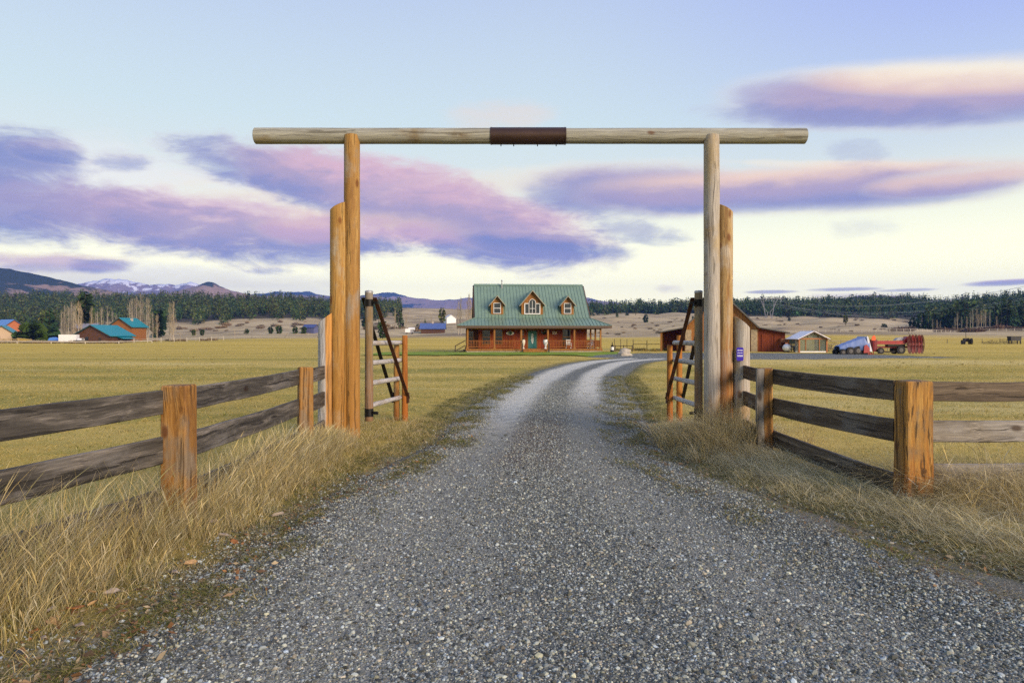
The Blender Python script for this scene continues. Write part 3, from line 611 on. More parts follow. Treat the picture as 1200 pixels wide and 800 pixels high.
# flat brown thatch raked out over the right-hand gravel edge, a little on the left
N=9000; yy=3.0*(13/3.0)**RNG.random(N); sd4=np.where(RNG.random(N)<.78,1,-1); xx=np.interp(yy,RD2[:,1],RD2[:,0])+sd4*(np.interp(yy,RD2[:,1],RD2[:,2])+RNG.normal(-.02,.30,N)*np.where(sd4>0,1.25,.8))
mp=np.array([mnoise.noise(Vector((p*1.8,q*1.8,21))) for p,q in zip(xx,yy)]); k_=(mp+RNG.normal(0,.14,N)>-.02)&(np.abs(xx)<yy*.82); xx,yy=xx[k_],yy[k_]
blades('dead_thatch',xx,yy,RNG.uniform(.012,.038,len(xx)),(1.3,-.5),.9,.0018,[(.18,.13,.075),(.30,.23,.12),(.44,.36,.21),(.12,.09,.05),(.52,.44,.28)],'flat brown thatch strewn over the edges of the gravel','grass',segs=4,jit=2.6,Z=zsurf(xx,yy)+.014)
# ------------------------------------------------------------------ timber
W_TALL=wood('peeled_pole_left',(.22,.095,.022),(.40,.215,.055),(.50,.31,.10),'Z',grey=(.30,.25,.18),greyamt=.18,wet=((.37,.165,.026),.3,4.6,.85),cracks=.65)
W_MID =wood('peeled_pole_gold',(.25,.10,.022),(.43,.235,.055),(.54,.35,.12),'Z',grey=(.40,.33,.22),greyamt=.2,wet=((.40,.175,.026),.2,4.0,.85),cracks=.65)
W_SHORT=wood('peeled_pole_silver',(.30,.24,.17),(.42,.38,.32),(.55,.52,.47),'Z',grey=(.44,.43,.42),greyamt=.6,wet=((.40,.17,.03),.0,.7,.3),cracks=.35,knots=False,side=(.42,.20,.04))
W_MIDR=wood('peeled_pole_amber',(.24,.11,.035),(.43,.27,.10),(.54,.40,.20),'Z',grey=(.44,.37,.27),greyamt=.3,wet=((.36,.12,.014),.2,3.0,.85),cracks=.6)
W_PALE=wood('peeled_pole_pale',(.27,.17,.075),(.45,.35,.20),(.55,.46,.31),'Z',grey=(.40,.37,.32),greyamt=.5,wet=((.42,.20,.05),-.2,1.4,.5),cracks=.5)
W_BEAM=wood('beam_log',(.17,.105,.05),(.28,.225,.125),(.37,.325,.21),'X',grey=(.31,.31,.255),greyamt=.75,cracks=.5)
W_RAIL=wood('gate_rail',(.36,.27,.16),(.48,.40,.30),(.58,.52,.43),'Y',grey=(.46,.44,.41),greyamt=.7,cracks=.3,knots=False,k=1.6)
W_STILE=wood('gate_stile_wood',(.15,.085,.03),(.29,.19,.075),(.40,.30,.15),'Z',grey=(.22,.195,.155),greyamt=.45,wet=((.30,.11,.018),.2,1.6,.5),cracks=.5)
W_ORANGE=wood('orange_stile_wood',(.26,.075,.012),(.42,.155,.022),(.52,.25,.055),'Z',greyamt=0.0,wet=((.42,.12,.012),.1,1.2,.7),cracks=.45)
W_POST=wood('fence_post_wood',(.14,.055,.013),(.35,.165,.035),(.48,.28,.09),'Z',grey=(.22,.17,.11),greyamt=.3,wet=((.27,.085,.010),.05,.75,.75),cracks=.7,dash=.35,k=1.25)
W_POSTR=wood('corner_post_wood',(.12,.055,.014),(.42,.20,.035),(.52,.31,.085),'Z',grey=(.14,.11,.07),greyamt=.3,wet=((.36,.11,.012),.05,.9,.8),cracks=.85,dash=.85,k=1.25)
W_BOARD=wood('weathered_board',(.022,.019,.016),(.085,.076,.062),(.27,.24,.20),'X',grey=(.15,.14,.125),greyamt=.15,cracks=.8,k=1.0,bump=.6)
W_BOARDR=wood('bleached_board',(.06,.05,.038),(.18,.155,.12),(.35,.31,.25),'X',grey=(.27,.25,.22),greyamt=.35,cracks=.75,k=1.0,bump=.6)
W_BOARDM=wood('brown_board',(.032,.021,.013),(.105,.077,.050),(.25,.195,.135),'X',grey=(.15,.135,.115),greyamt=.2,cracks=.75,bump=.6)
BLACK=plain('black_iron',(.018,.017,.016),.55,.6,.3); RUST=plain('rusty_iron',(.075,.030,.014),.75,.4,.5,8); SLEEVE=plain('brown_metal',(.062,.036,.026),.42,.5,.25,2)
STEEL=plain('galvanised_steel',(.38,.385,.39),.55,.3,.25)

def log(name, mat, parent, p0, p1, r0, r1, nseg=26, nr=22, cut=None, seed=0, label=None):
    """peeled log with a slightly uneven round; cut=(slope) slants the far end"""
    p0=Vector(p0); p1=Vector(p1); d=p1-p0; L=d.length; ax=d/L
    a=Vector((1,0,0)) if abs(ax.x)<.9 else Vector((0,1,0)); a=(a-ax*a.dot(ax)).normalized(); b=ax.cross(a)
    vs=[];fs=[]
    for k in range(nseg+1):
        t=k/nseg; r=r0+(r1-r0)*t
        bow=.012*math.sin(t*3.1+seed)
        for i in range(nr):
            th=2*math.pi*i/nr; o=a*math.cos(th)+b*math.sin(th)
            f=1+.035*mnoise.noise(Vector((o.x*1.6+seed,o.y*1.6,o.z*1.6+t*L*.8)))+.02*mnoise.noise(Vector((o.x*4+seed,o.y*4,t*L*2.5+9)))
            s=t*L
            if cut: s=t*(L+cut*math.cos(th)*r)
            vs.append(ax*s+o*(r*f)+b*bow*0)
    for k in range(nseg):
        for i in range(nr): fs.append((k*nr+i,k*nr+(i+1)%nr,(k+1)*nr+(i+1)%nr,(k+1)*nr+i))
    m=MB(); m.add(vs,fs)
    for k,sg in((0,-1),(nseg,1)):                # rounded-over ends
        ring=[Vector(vs[k*nr+i]) for i in range(nr)]; c=sum(ring,Vector())/nr
        ins=[c+(v-c)*.93+ax*sg*.006 for v in ring]; bb=len(m.v); m.v += [tuple(v) for v in ins]
        for i in range(nr): m.f.append((k*nr+i,k*nr+(i+1)%nr,bb+(i+1)%nr,bb+i)); m.m.append(0)
        m.f.append(tuple(bb+i for i in range(nr))); m.m.append(0)
    o=m.build(name,mat,parent,smooth=True); o.location=p0
    if label: o['label']=label
    return o

GD=10.6
gw=thing('ranch_gateway','tall ranch entrance of peeled logs with a long crossbeam spanning the gravel drive','gateway',(0,GD,0))
def g0(x,dy=0): return z1(x,GD+dy)-.12
log('tall_pole',W_TALL,gw,(px(412,GD),0,g0(px(412,GD))),(px(412.5,GD),0,4.735),.130,.121,seed=1)
log('stepped_pole',W_MID,gw,(px(398,GD),-.045,g0(-2.7)),(px(397.5,GD),-.045,3.63),.142,.126,cut=.52,seed=4)
log('short_pole',W_SHORT,gw,(px(384.3,GD),-.075,g0(-2.9)),(px(384.3,GD),-.075,1.90),.133,.126,cut=.80,seed=7,label='short silver grey log with slanted top')
log('tall_pole',W_PALE,gw,(px(834.5,GD),0,g0(3.1)),(px(833.8,GD),0,4.735),.130,.118,seed=11)
log('stepped_pole',W_MIDR,gw,(px(850,GD),.03,g0(3.3)),(px(850,GD),.03,3.61),.128,.121,cut=-.55,seed=14)
log('short_pole',W_PALE,gw,(px(869,GD),.0,g0(3.56)),(px(869,GD),.0,1.84),.128,.122,cut=-.78,seed=17,label='short pale log carrying a small purple sign')
bm_=log('crossbeam',W_BEAM,gw,(px(298,GD),.05,4.745),(px(945,GD),.05,4.745),.124,.121,nseg=70,seed=23)
sl_=MB(); sl_.tube((px(575,GD),.05,4.745),(px(663,GD),.05,4.745),.1315,.1315,28)
for q in (575.6,662.4): sl_.tube((px(q,GD)-.012,.05,4.745),(px(q,GD)+.012,.05,4.745),.1345,.1345,28)
o=sl_.build('metal_sleeve',SLEEVE,None,smooth=True); o.parent=gw
for q in (587,602,630,652):
    m=MB(); m.tube((px(q,GD),.05,4.62),(px(q,GD),.05,4.585),.008,.008,6); m.build('bolt',BLACK,gw)
# purple notice on the right short log
sg=thing('notice_plate','small purple notice with white lines of lettering on the pale short gatepost','sign',(px(863.8,GD),GD-.137,pz(414.5,GD)),R(-16))
m=MB(); n_c=8; w_,h_,r_=.100,.205,.022; pts=[]
for cx,cz,a0 in((w_/2-r_,h_/2-r_,0),(-w_/2+r_,h_/2-r_,90),(-w_/2+r_,-h_/2+r_,180),(w_/2-r_,-h_/2+r_,270)):
    for i in range(n_c+1): a=R(a0+90*i/n_c); pts.append((cx+r_*math.cos(a),cz+r_*math.sin(a)))
m.prism(pts,-.004,.004); m.build('plate',plain('purple_enamel',(.055,.028,.40),.35,0,.06),sg)
m=MB()
for z_,segs_,hh_ in((.058,((-.038,-.014),(-.010,.038)),.013),(.018,((-.036,-.020),(-.016,.006),(.010,.036)),.012),(-.026,((-.038,-.026),(-.022,-.008),(-.004,.012),(.016,.038)),.024)):
    for a,b in segs_: m.b2((a,-.0055,z_-hh_/2),(b,-.0042,z_+hh_/2))
m.build('lettering',plain('white_enamel',(.72,.70,.78),.4,0,.05),sg)

def swing_gate(name,label,A,B,side,rz):
    gt=thing(name,label,'gate',(A[0],A[1],0))
    ax=Vector((B[0]-A[0],B[1]-A[1],0)); L=ax.length; ax/=L; pr=Vector((ax.y,-ax.x,0))
    zs=z1(*A)
    log('hinge_stile',W_STILE,gt,(0,0,.27),(0,0,2.32),.068,.064,nseg=14,nr=14,seed=31+side)
    m=MB(); m.lathe([(.068,0),(.067,.03),(.045,.042),(.0,.045)],(0,0,2.318),14); m.build('post_cap',STEEL,gt,smooth=True)
    for zc,h in((2.16,.11),(.40,.13)):
        m=MB(); m.tube((0,0,zc-h/2),(0,0,zc+h/2),.0715,.0715,14); m.bar((0,0,zc),(-side*.16,-.10,zc),.035,.045)
        m.build('hinge_band',BLACK,gt,smooth=True)
    for z0,z1_ in((1.51,1.50),(1.19,1.17),(.865,.83),(.505,.47)):
        e=ax*(L+.03); log('rail',W_RAIL,gt,(0,0,z0),(e.x,e.y,z1_),.043,.040,nseg=10,nr=12,seed=z0*9)
    for k,(s,mt,ofs) in enumerate(((1,W_ORANGE,.085),(-1,W_POST if side<0 else W_ORANGE,.085))):
        e=ax*(L+(.0 if k==0 else .04))+pr*ofs*s; zz=z1(A[0]+e.x,A[1]+e.y)
        log('latch_stile',mt,gt,(e.x,e.y,zz-.1),(e.x,e.y,1.63 if k==0 else 1.45),.060,.052,nseg=10,nr=12,seed=41+k+side)
    for s in(1,-1):
        m=MB(); p=pr*.095*s; q=ax*L+pr*.15*s; m.bar((p.x,p.y,2.24),(q.x,q.y,.46),.018,.062,up=(pr.x,pr.y,0))
        m.bar((q.x,q.y,.37),(q.x,q.y,.56),.02,.11,up=(ax.x,ax.y,0)); m.build('brace',RUST if s*side<0 else BLACK,gt)
    return gt
swing_gate('log_gate','log rail gate folded open on the left beside the golden gateway posts',(-2.30,10.98),(-2.10,12.85),-1,0)
swing_gate('log_gate','log rail gate folded open on the right beside the pale gateway posts',(3.00,10.98),(3.04,12.75),1,0)

# ------------------------------------------------------------------ board fences
def board(name,mat,parent,p0,p1,h,th=.042,seed=0,label=None):
    p0=Vector(p0);p1=Vector(p1);d=p1-p0;L=d.length;n=max(4,int(L/.22)); rg=random.Random(seed); m=MB(); prof=[]
    for k in range(n+1):
        x=L*k/n; sag=-.014*math.sin(math.pi*k/n); a=.007*mnoise.noise(Vector((x*1.7,seed,1))); b=.008*mnoise.noise(Vector((x*1.9,seed,5)))
        prof.append((x,sag+h/2+a,sag-h/2+b))
    e=.006
    for k in range(n):
        (xa,ta,ba),(xb,tb,bb)=prof[k],prof[k+1]
    vs=[];ring=8
    for x,t_,b_ in prof:
        y=th/2; vs += [(x,-y,b_+e),(x,-y,t_-e),(x,-y+e,t_),(x,y-e,t_),(x,y,t_-e),(x,y,b_+e),(x,y-e,b_),(x,-y+e,b_)]
    fs=[(k*8+i,k*8+(i+1)%8,(k+1)*8+(i+1)%8,(k+1)*8+i) for k in range(n) for i in range(8)]+[tuple(range(7,-1,-1)),tuple(n*8+i for i in range(8))]
    m.add(vs,fs); o=m.build(name,mat,parent); o.location=p0
    X=d.normalized(); Y=Vector((0,0,1)).cross(X).normalized(); Z=X.cross(Y); o.rotation_euler=Matrix((X,Y,Z)).transposed().to_euler()
    if label: o['label']=label
    return o
def sqpost(mat,parent,x,y,w,d,top,rz,label=None,seed=0):
    zb=z1(x,y)-.15; H=top-zb; m=MB(); n=10; e=.014; vs=[]
    for k in range(n+1):
        z=H*k/n; s=1+.02*mnoise.noise(Vector((seed,z*2,0))); tp=1-.05*k/n
        hx,hy=w/2*s*tp,d/2*s*tp
        vs += [(-hx+e,-hy,z),(hx-e,-hy,z),(hx,-hy+e,z),(hx,hy-e,z),(hx-e,hy,z),(-hx+e,hy,z),(-hx,hy-e,z),(-hx,-hy+e,z)]
    for i in range(8): v=vs[n*8+i]; vs.append((v[0]*.93,v[1]*.93,H+.012+.012*mnoise.noise(Vector((v[0]*20,v[1]*20,seed)))))
    fs=[(k*8+i,k*8+(i+1)%8,(k+1)*8+(i+1)%8,(k+1)*8+i) for k in range(n+1) for i in range(8)]+[tuple((n+1)*8+i for i in range(8)),tuple(range(7,-1,-1))]
    m.add(vs,fs); o=m.build('post',mat,parent); o.location=(x-parent.location.x,y-parent.location.y,zb-parent.location.z); o.rotation_euler=(0,0,rz)
    if label: o['label']=label
    return o
ZR=[(1.085,.205),(.685,.225),(.255,.22)]
fl=thing('board_fence','weathered dark grey three board fence along the left side of the drive','fence',(-2.83,5.8,0))
def P_(f,x,y,z): return (x-f.location.x,y-f.location.y,z)
sqpost(W_POST,fl,-2.83,5.8,.232,.20,1.21,R(-4),seed=1); sqpost(W_POST,fl,-2.755,9.1,.19,.16,1.205,R(28),seed=2); sqpost(W_POST,fl,-3.75,2.75,.23,.2,1.2,R(-15),seed=3)
bx=.0
for i,(zc,h) in enumerate(ZR):
    z_=zc
    board('board',W_BOARD,fl,P_(fl,-3.72,2.80,z_-.01),P_(fl,-2.90,5.86,z_),h,seed=i+1)
    board('board',W_BOARD,fl,P_(fl,-2.83,5.93,z_+.01),P_(fl,-2.83,9.16,z_+.005),h*.97,seed=i+11)
    board('board',W_BOARD,fl,P_(fl,-2.82,9.20,z_),P_(fl,-2.88,10.62,z_),h*.96,seed=i+21)
fr=thing('board_fence','brown and silver three board fence turning the corner on the right','fence',(3.94,6.7,0))
sqpost(W_POSTR,fr,3.94,6.7,.285,.22,1.185,R(3),seed=5,label='thick corner post streaked orange and dark brown')
sqpost(W_POST,fr,3.45,9.3,.20,.18,1.185,R(-20),seed=6); sqpost(W_POST,fr,7.05,6.95,.23,.2,1.19,R(3),seed=7)
board('cleat',W_BOARDR,fr,P_(fr,3.355,9.20,.02),P_(fr,3.345,9.20,1.19),.10,seed=77)
for i,(zc,h) in enumerate(ZR):
    board('board',W_BOARDM,fr,P_(fr,3.52,9.36,zc),P_(fr,3.85,6.86,zc+.005-(.11 if i==2 else 0)),h,seed=i+31)
    board('board',W_BOARDM,fr,P_(fr,3.48,9.37,zc),P_(fr,3.58,10.62,zc),h*.96,seed=i+41)
for i,(zc,h) in enumerate(ZR):
    board('board',W_BOARDR if i else W_BOARDM,fr,P_(fr,4.02,6.84,zc-.005),P_(fr,7.02,7.06,zc+.01),h*.95,seed=i+51)

# fallen leaves on the left verge
LEAF=[plain('leaf_rust',(.30,.12,.035),.7,0,.3,20),plain('leaf_tan',(.40,.25,.11),.7,0,.3,20),plain('leaf_grey',(.30,.25,.20),.75,0,.3,20)]
protos=[]
rg=random.Random(3)
for k in range(3):
    m=MB(); n=7; vs=[]
    for i in range(n):
        t=i/(n-1); w=.030*math.sin(math.pi*min(1,t*1.02))**.7*(1-.35*t)+.001; c=.03*math.sin(t*2.2)*(k-.6)
        for s in(-1,0,1): vs.append((t*.11-.055,s*w,.012+c*.5+abs(s)*.012*(1+k*.4)+.004*math.sin(t*9+s)))
    fs=[(i*3+j,i*3+j+1,(i+1)*3+j+1,(i+1)*3+j) for i in range(n-1) for j in range(2)]; m.add(vs,fs)
    m.tube((-.055,0,.012),(-.095,.004,.006),.0016,.001,4)
    protos.append(m)
lp=[]
spots=[(30,712),(75,705),(95,735),(88,718),(110,712),(132,700),(40,745),(62,735),(205,672),(232,690),(170,640),(262,632),(275,634),(222,661),(327,605),(285,648),(105,700),(60,722),(150,655),(18,690),(250,618),(310,590),(340,640),(52,752)]
for i,(a,b) in enumerate(spots):
    d=HC*F/(b-HZ); x=px(a,d)
    if i<3:
        o=protos[i].build('dry_leaf',LEAF[i],None,smooth=True); sol=o.modifiers.new('solid','SOLIDIFY'); sol.thickness=.0012; lp.append(o)
    else:
        o=lp[i%3].copy(); COL.objects.link(o)
    o.location=(x,d,z1(x,d)+.012); s=rg.uniform(.5,1.05); o.scale=(s,s,s); o.rotation_euler=(rg.uniform(-.5,.5),rg.uniform(-.4,.4),rg.uniform(0,6.28))
    tag(o,'curled dry brown leaf fallen on the mossy left edge of the gravel','leaf','fallen leaves on the left verge')

# ------------------------------------------------------------------ the log-and-metal farmhouse
ROOF=plain('green_metal_roof',(.175,.26,.185),.42,.15,.12,1.2,.5)
CEDAR=wood('cedar_siding',(.19,.026,.006),(.32,.055,.010),(.41,.10,.016),'Z',greyamt=0,cracks=.25,knots=False,k=.45)
TRIM=wood('honey_trim',(.20,.078,.017),(.32,.135,.029),(.40,.20,.05),'Z',greyamt=0,cracks=.2,knots=False,k=.5)
RAILM=wood('railing_wood',(.19,.058,.012),(.29,.095,.017),(.37,.15,.03),'X',greyamt=0,cracks=.2,knots=False,k=.5)
FASC=plain('dark_fascia',(.085,.05,.030),.6,0,.2); STONE_F=plain('pale_foundation',(.44,.37,.29),.85,0,.3,2.2)
GLASS=plain('dark_glass',(.020,.026,.030),.06,0,.2,1,.6); WHITE=plain('white_paint',(.72,.72,.70),.5,0,.06); TEAL=plain('teal_door',(.030,.17,.16),.45,0,.1)
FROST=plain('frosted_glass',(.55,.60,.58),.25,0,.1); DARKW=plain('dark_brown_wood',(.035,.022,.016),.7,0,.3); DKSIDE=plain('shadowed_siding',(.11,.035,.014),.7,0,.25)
hx,hy=2.42,80.2; hz0=float(zbase(np.array([hx]),np.array([hy-2]))[0])+.02
hs=thing('farmhouse','cedar farmhouse with green metal roof, three dormers and a wrap around porch','house',(hx,hy,hz0),R(4.6))
W2,DEP,EV,RG=6.35,9.2,4.14,8.25
m=MB(); m.b2((-W2,0,.3),(W2,DEP,EV-.05)); 
m.prismx([(0.02,EV-.05),(DEP-.02,EV-.05),(DEP/2,RG-.14)],-W2+.002,W2-.002)
x=-W2+.15
while x<W2: m.b2((x,-.018,.46),(x+.03,-.0,EV-.3)); x+=.28       # board and batten
m.build('wall',CEDAR,hs)
m=MB(); m.b2((-7.75,-2.12,-.35),(7.75,9.0,.24)); m.build('foundation',STONE_F,hs)
m=MB(); m.b2((-7.85,-2.24,.243),(7.85,9.1,.46)); m.build('porch_deck',TRIM,hs)
def seams(m,pa,pb,qa,qb,n,w=.035,h=.05):     # raised seams running from edge p to edge q
    pa,pb,qa,qb=map(Vector,(pa,pb,qa,qb)); nr_=(pb-pa).cross(qa-pa).normalized()
    if nr_.z<0: nr_=-nr_
    for i in range(n+1):
        t=i/n; a=pa.lerp(pb,t)+nr_*h*.5; b=qa.lerp(qb,t)+nr_*h*.5; m.bar(a,b,w,h,up=nr_)
m=MB(); ov=.42; th=.14
sl_f=(RG-EV)/(DEP/2)
m.slab([(-W2-ov,-.12,EV-.12*sl_f),(W2+ov,-.12,EV-.12*sl_f),(W2+ov,DEP/2,RG),(-W2-ov,DEP/2,RG)],th)
m.slab([(W2+ov,DEP+.5,EV-.5*sl_f),(-W2-ov,DEP+.5,EV-.5*sl_f),(-W2-ov,DEP/2+.004,RG),(W2+ov,DEP/2+.004,RG)],th)
seams(m,(-W2-ov+.02,-.12,EV-.12*sl_f),(W2+ov-.02,-.12,EV-.12*sl_f),(-W2-ov+.02,DEP/2,RG),(W2+ov-.02,DEP/2,RG),34)
rf=m.build('roof',ROOF,hs)
m=MB(); m.prismx([(DEP/2-.22,RG-.13),(DEP/2,RG+.09),(DEP/2+.22,RG-.13),(DEP/2,RG+.03)],-W2-ov-.02,W2+ov+.02); o=m.build('ridge_cap',ROOF,None); o.parent=rf
m=MB(); m.tube((-3.35,DEP/2-.5,RG-.6),(-3.35,DEP/2-.5,RG+.42),.07,.07,10); m.tube((-3.35,DEP/2-.5,RG+.40),(-3.35,DEP/2-.5,RG+.55),.13,.05,10); o=m.build('vent_pipe',STEEL,None,smooth=True); o.parent=rf
for s in(-1,1):
    xx=s*(W2+ov+.03); m=MB()
    m.bar((xx,-.12,EV-.12*sl_f-.12),(xx,DEP/2,RG-.12),.05,.24,up=(1,0,0)); m.bar((xx,DEP/2,RG-.12),(xx,DEP+.5,EV-.5*sl_f-.12),.05,.24,up=(1,0,0))
    m.build('rake_board',FASC,hs)
# porch roof, hipped round three sides
ex,ey,ez=8.85,-2.62,3.10; bx_,by_=W2+.35,-.02
m=MB(); a=(-ex,ey,ez);b=(ex,ey,ez);c=(bx_,by_,EV-.09);d=(-bx_,by_,EV-.09)
m.slab([a,b,c,d],.10); m.slab([(ex,ey,ez),(ex,9.4,ez),(bx_,9.4,EV-.09),(bx_,by_,EV-.09)],.10); m.slab([(-ex,9.4,ez),(-ex,ey,ez),(-bx_,by_,EV-.09),(-bx_,9.4,EV-.09)],.10)
for i in range(45):
    t=i/44; xa=-ex+2*ex*t; 
    k=1 if abs(xa)<=bx_ else (ex-abs(xa))/(ex-bx_)
    if k>.05: m.bar((xa,ey,ez+.025),(xa,ey+(by_-ey)*k,ez+(EV-.09-ez)*k+.025),.035,.05)
for s in(-1,1):
    for i in range(2,29):
        y=ey+.42*i; k=1 if y>by_ else (y-ey)/(by_-ey)
        m.bar((s*ex,y,ez+.025),(s*(ex+(bx_-ex)*k),y,ez+(EV-.09-ez)*k+.025),.035,.05)
    m.bar((s*ex,ey,ez+.03),(s*bx_,by_,EV-.06),.10,.06)
pr_=m.build('porch_roof',ROOF,hs)
m=MB(); m.b2((-ex,ey-.03,ez-.30),(ex,ey+.03,ez-.02)); m.b2((-ex-.03,ey+.03,ez-.30),(-ex+.03,9.4,ez-.02)); m.b2((ex-.03,ey+.03,ez-.30),(ex+.03,9.4,ez-.02)); m.build('fascia',FASC,hs)
m=MB(); m.b2((-ex+.04,ey+.04,ez-.16),(ex-.04,-.03,ez-.12)); m.b2((-7.75,-2.16,ez-.42),(7.75,-1.98,ez-.17)); m.build('porch_ceiling',TRIM,hs)
for xx,yy in [(v,-2.08) for v in(-7.65,-4.6,-1.53,1.53,4.6,7.65)]+[(s*7.65,v) for s in(-1,1) for v in(.9,3.8,6.7)]:
    m=MB(); m.box((xx,yy,1.62),(.19,.19,2.32)); m.box((xx,yy,.56),(.25,.25,.2)); m.build('porch_post',TRIM,hs)
def rail_(x0,y0,x1,y1):
    m=MB(); L=math.hypot(x1-x0,y1-y0); n=max(2,int(L/.17))
    m.bar((x0,y0,1.38),(x1,y1,1.38),.10,.07); m.bar((x0,y0,.66),(x1,y1,.66),.06,.07)
    for i in range(1,n): t=i/n; m.box((x0+(x1-x0)*t,y0+(y1-y0)*t,1.015),(.055,.055,.64))
    m.build('railing',RAILM,hs)
for a,b in((-7.55,-4.7),(-4.5,-1.63),(1.63,4.5),(4.7,7.55)): rail_(a,-2.08,b,-2.08)
for s in(1,): 
    for a,b in((-1.98,.8),(1.0,3.7),(3.9,6.6)): rail_(s*7.65,a,s*7.65,b)
m=MB()
for i in range(3): m.b2((-1.35,-2.25-.30*(i+1),-.3),(1.35,-2.245-.30*i,.36-.145*i))
m.build('front_steps',TRIM,hs)
for s in(-1,1):
    m=MB(); m.box((s*1.52,-3.0,.45),(.14,.14,1.3)); m.bar((s*1.52,-3.0,1.05),(s*1.52,-2.2,1.36),.06,.07); m.build('step_rail',DARKW,hs)
m=MB()
for i in range(4): m.b2((-7.9-.28*(i+1),-1.9,-.3),(-7.9-.28*i,-.6,.36-.13*i))
for yy in(-1.95,-.55): m.bar((-9.1,yy,.75),(-7.9,yy,1.40),.07,.08); m.box((-9.05,yy,.25),(.1,.1,1.1)); m.bar((-9.05,yy,.2),(-7.9,yy,.85),.05,.06)
m.build('side_steps',DARKW,hs)
m=MB(); m.b2((-7.7,.9,.46),(-W2-.003,8.8,ez-.2)); o=m.build('side_room',DKSIDE,hs)
def win(parent,name,x0,x1,z0,z1_,y,frame=WHITE,mull=1,hb=True,fw=.055):
    m=MB(); m.b2((x0,y-.03,z0),(x1,y+.02,z1_)); g=m.build(name,GLASS,parent)
    m=MB()
    for a in(x0,x1): m.b2((a-fw/2,y-.06,z0-fw/2),(a+fw/2,y+.01,z1_+fw/2))
    for b in(z0,z1_): m.b2((x0+fw/2,y-.058,b-fw/2),(x1-fw/2,y+.01,b+fw/2))
    if hb: m.b2((x0+fw/2,y-.056,(z0+z1_)/2-.03),(x1-fw/2,y+.0,(z0+z1_)/2+.03))
    for i in range(1,mull): q=x0+(x1-x0)*i/mull; m.b2((q-.02,y-.054,z0+fw/2),(q+.02,y,z1_-fw/2))
    return g,m
for x0,x1,z0,z1_ in((-7.5,-6.9,1.0,2.5),):
    g,m=win(hs,'window',x0,x1,z0,z1_,.88,TRIM); m.build('window_frame',TRIM,g)
for x0,x1,z0,z1_ in((-5.9,-5.0,.95,2.6),(-4.4,-3.55,.95,2.65),(-1.42,-1.05,1.95,2.6),(3.55,4.5,.9,2.7)):
    g,m=win(hs,'window',x0,x1,z0,z1_,-.02,TRIM); m.build('window_frame',TRIM,g)
m=MB(); m.b2((-.52,-.06,.47),(.46,-.0,2.52)); dr=m.build('front_door',TEAL,hs)
m=MB(); pts=[(-.03+.15*math.cos(2*math.pi*i/20),1.62+.62*math.sin(2*math.pi*i/20)) for i in range(20)]; m.prism(pts,-.075,-.062); m.build('oval_pane',FROST,dr)
m=MB(); m.b2((-.66,-.05,.47),(-.53,.0,2.65)); m.b2((.47,-.05,.47),(.60,.0,2.65)); m.b2((-.53,-.05,2.53),(.47,.0,2.65)); m.build('door_frame',TRIM,dr)
m=MB(); m.tube((.36,-.11,1.42),(.36,-.06,1.42),.035,.035,8); m.build('door_handle',STEEL,dr)
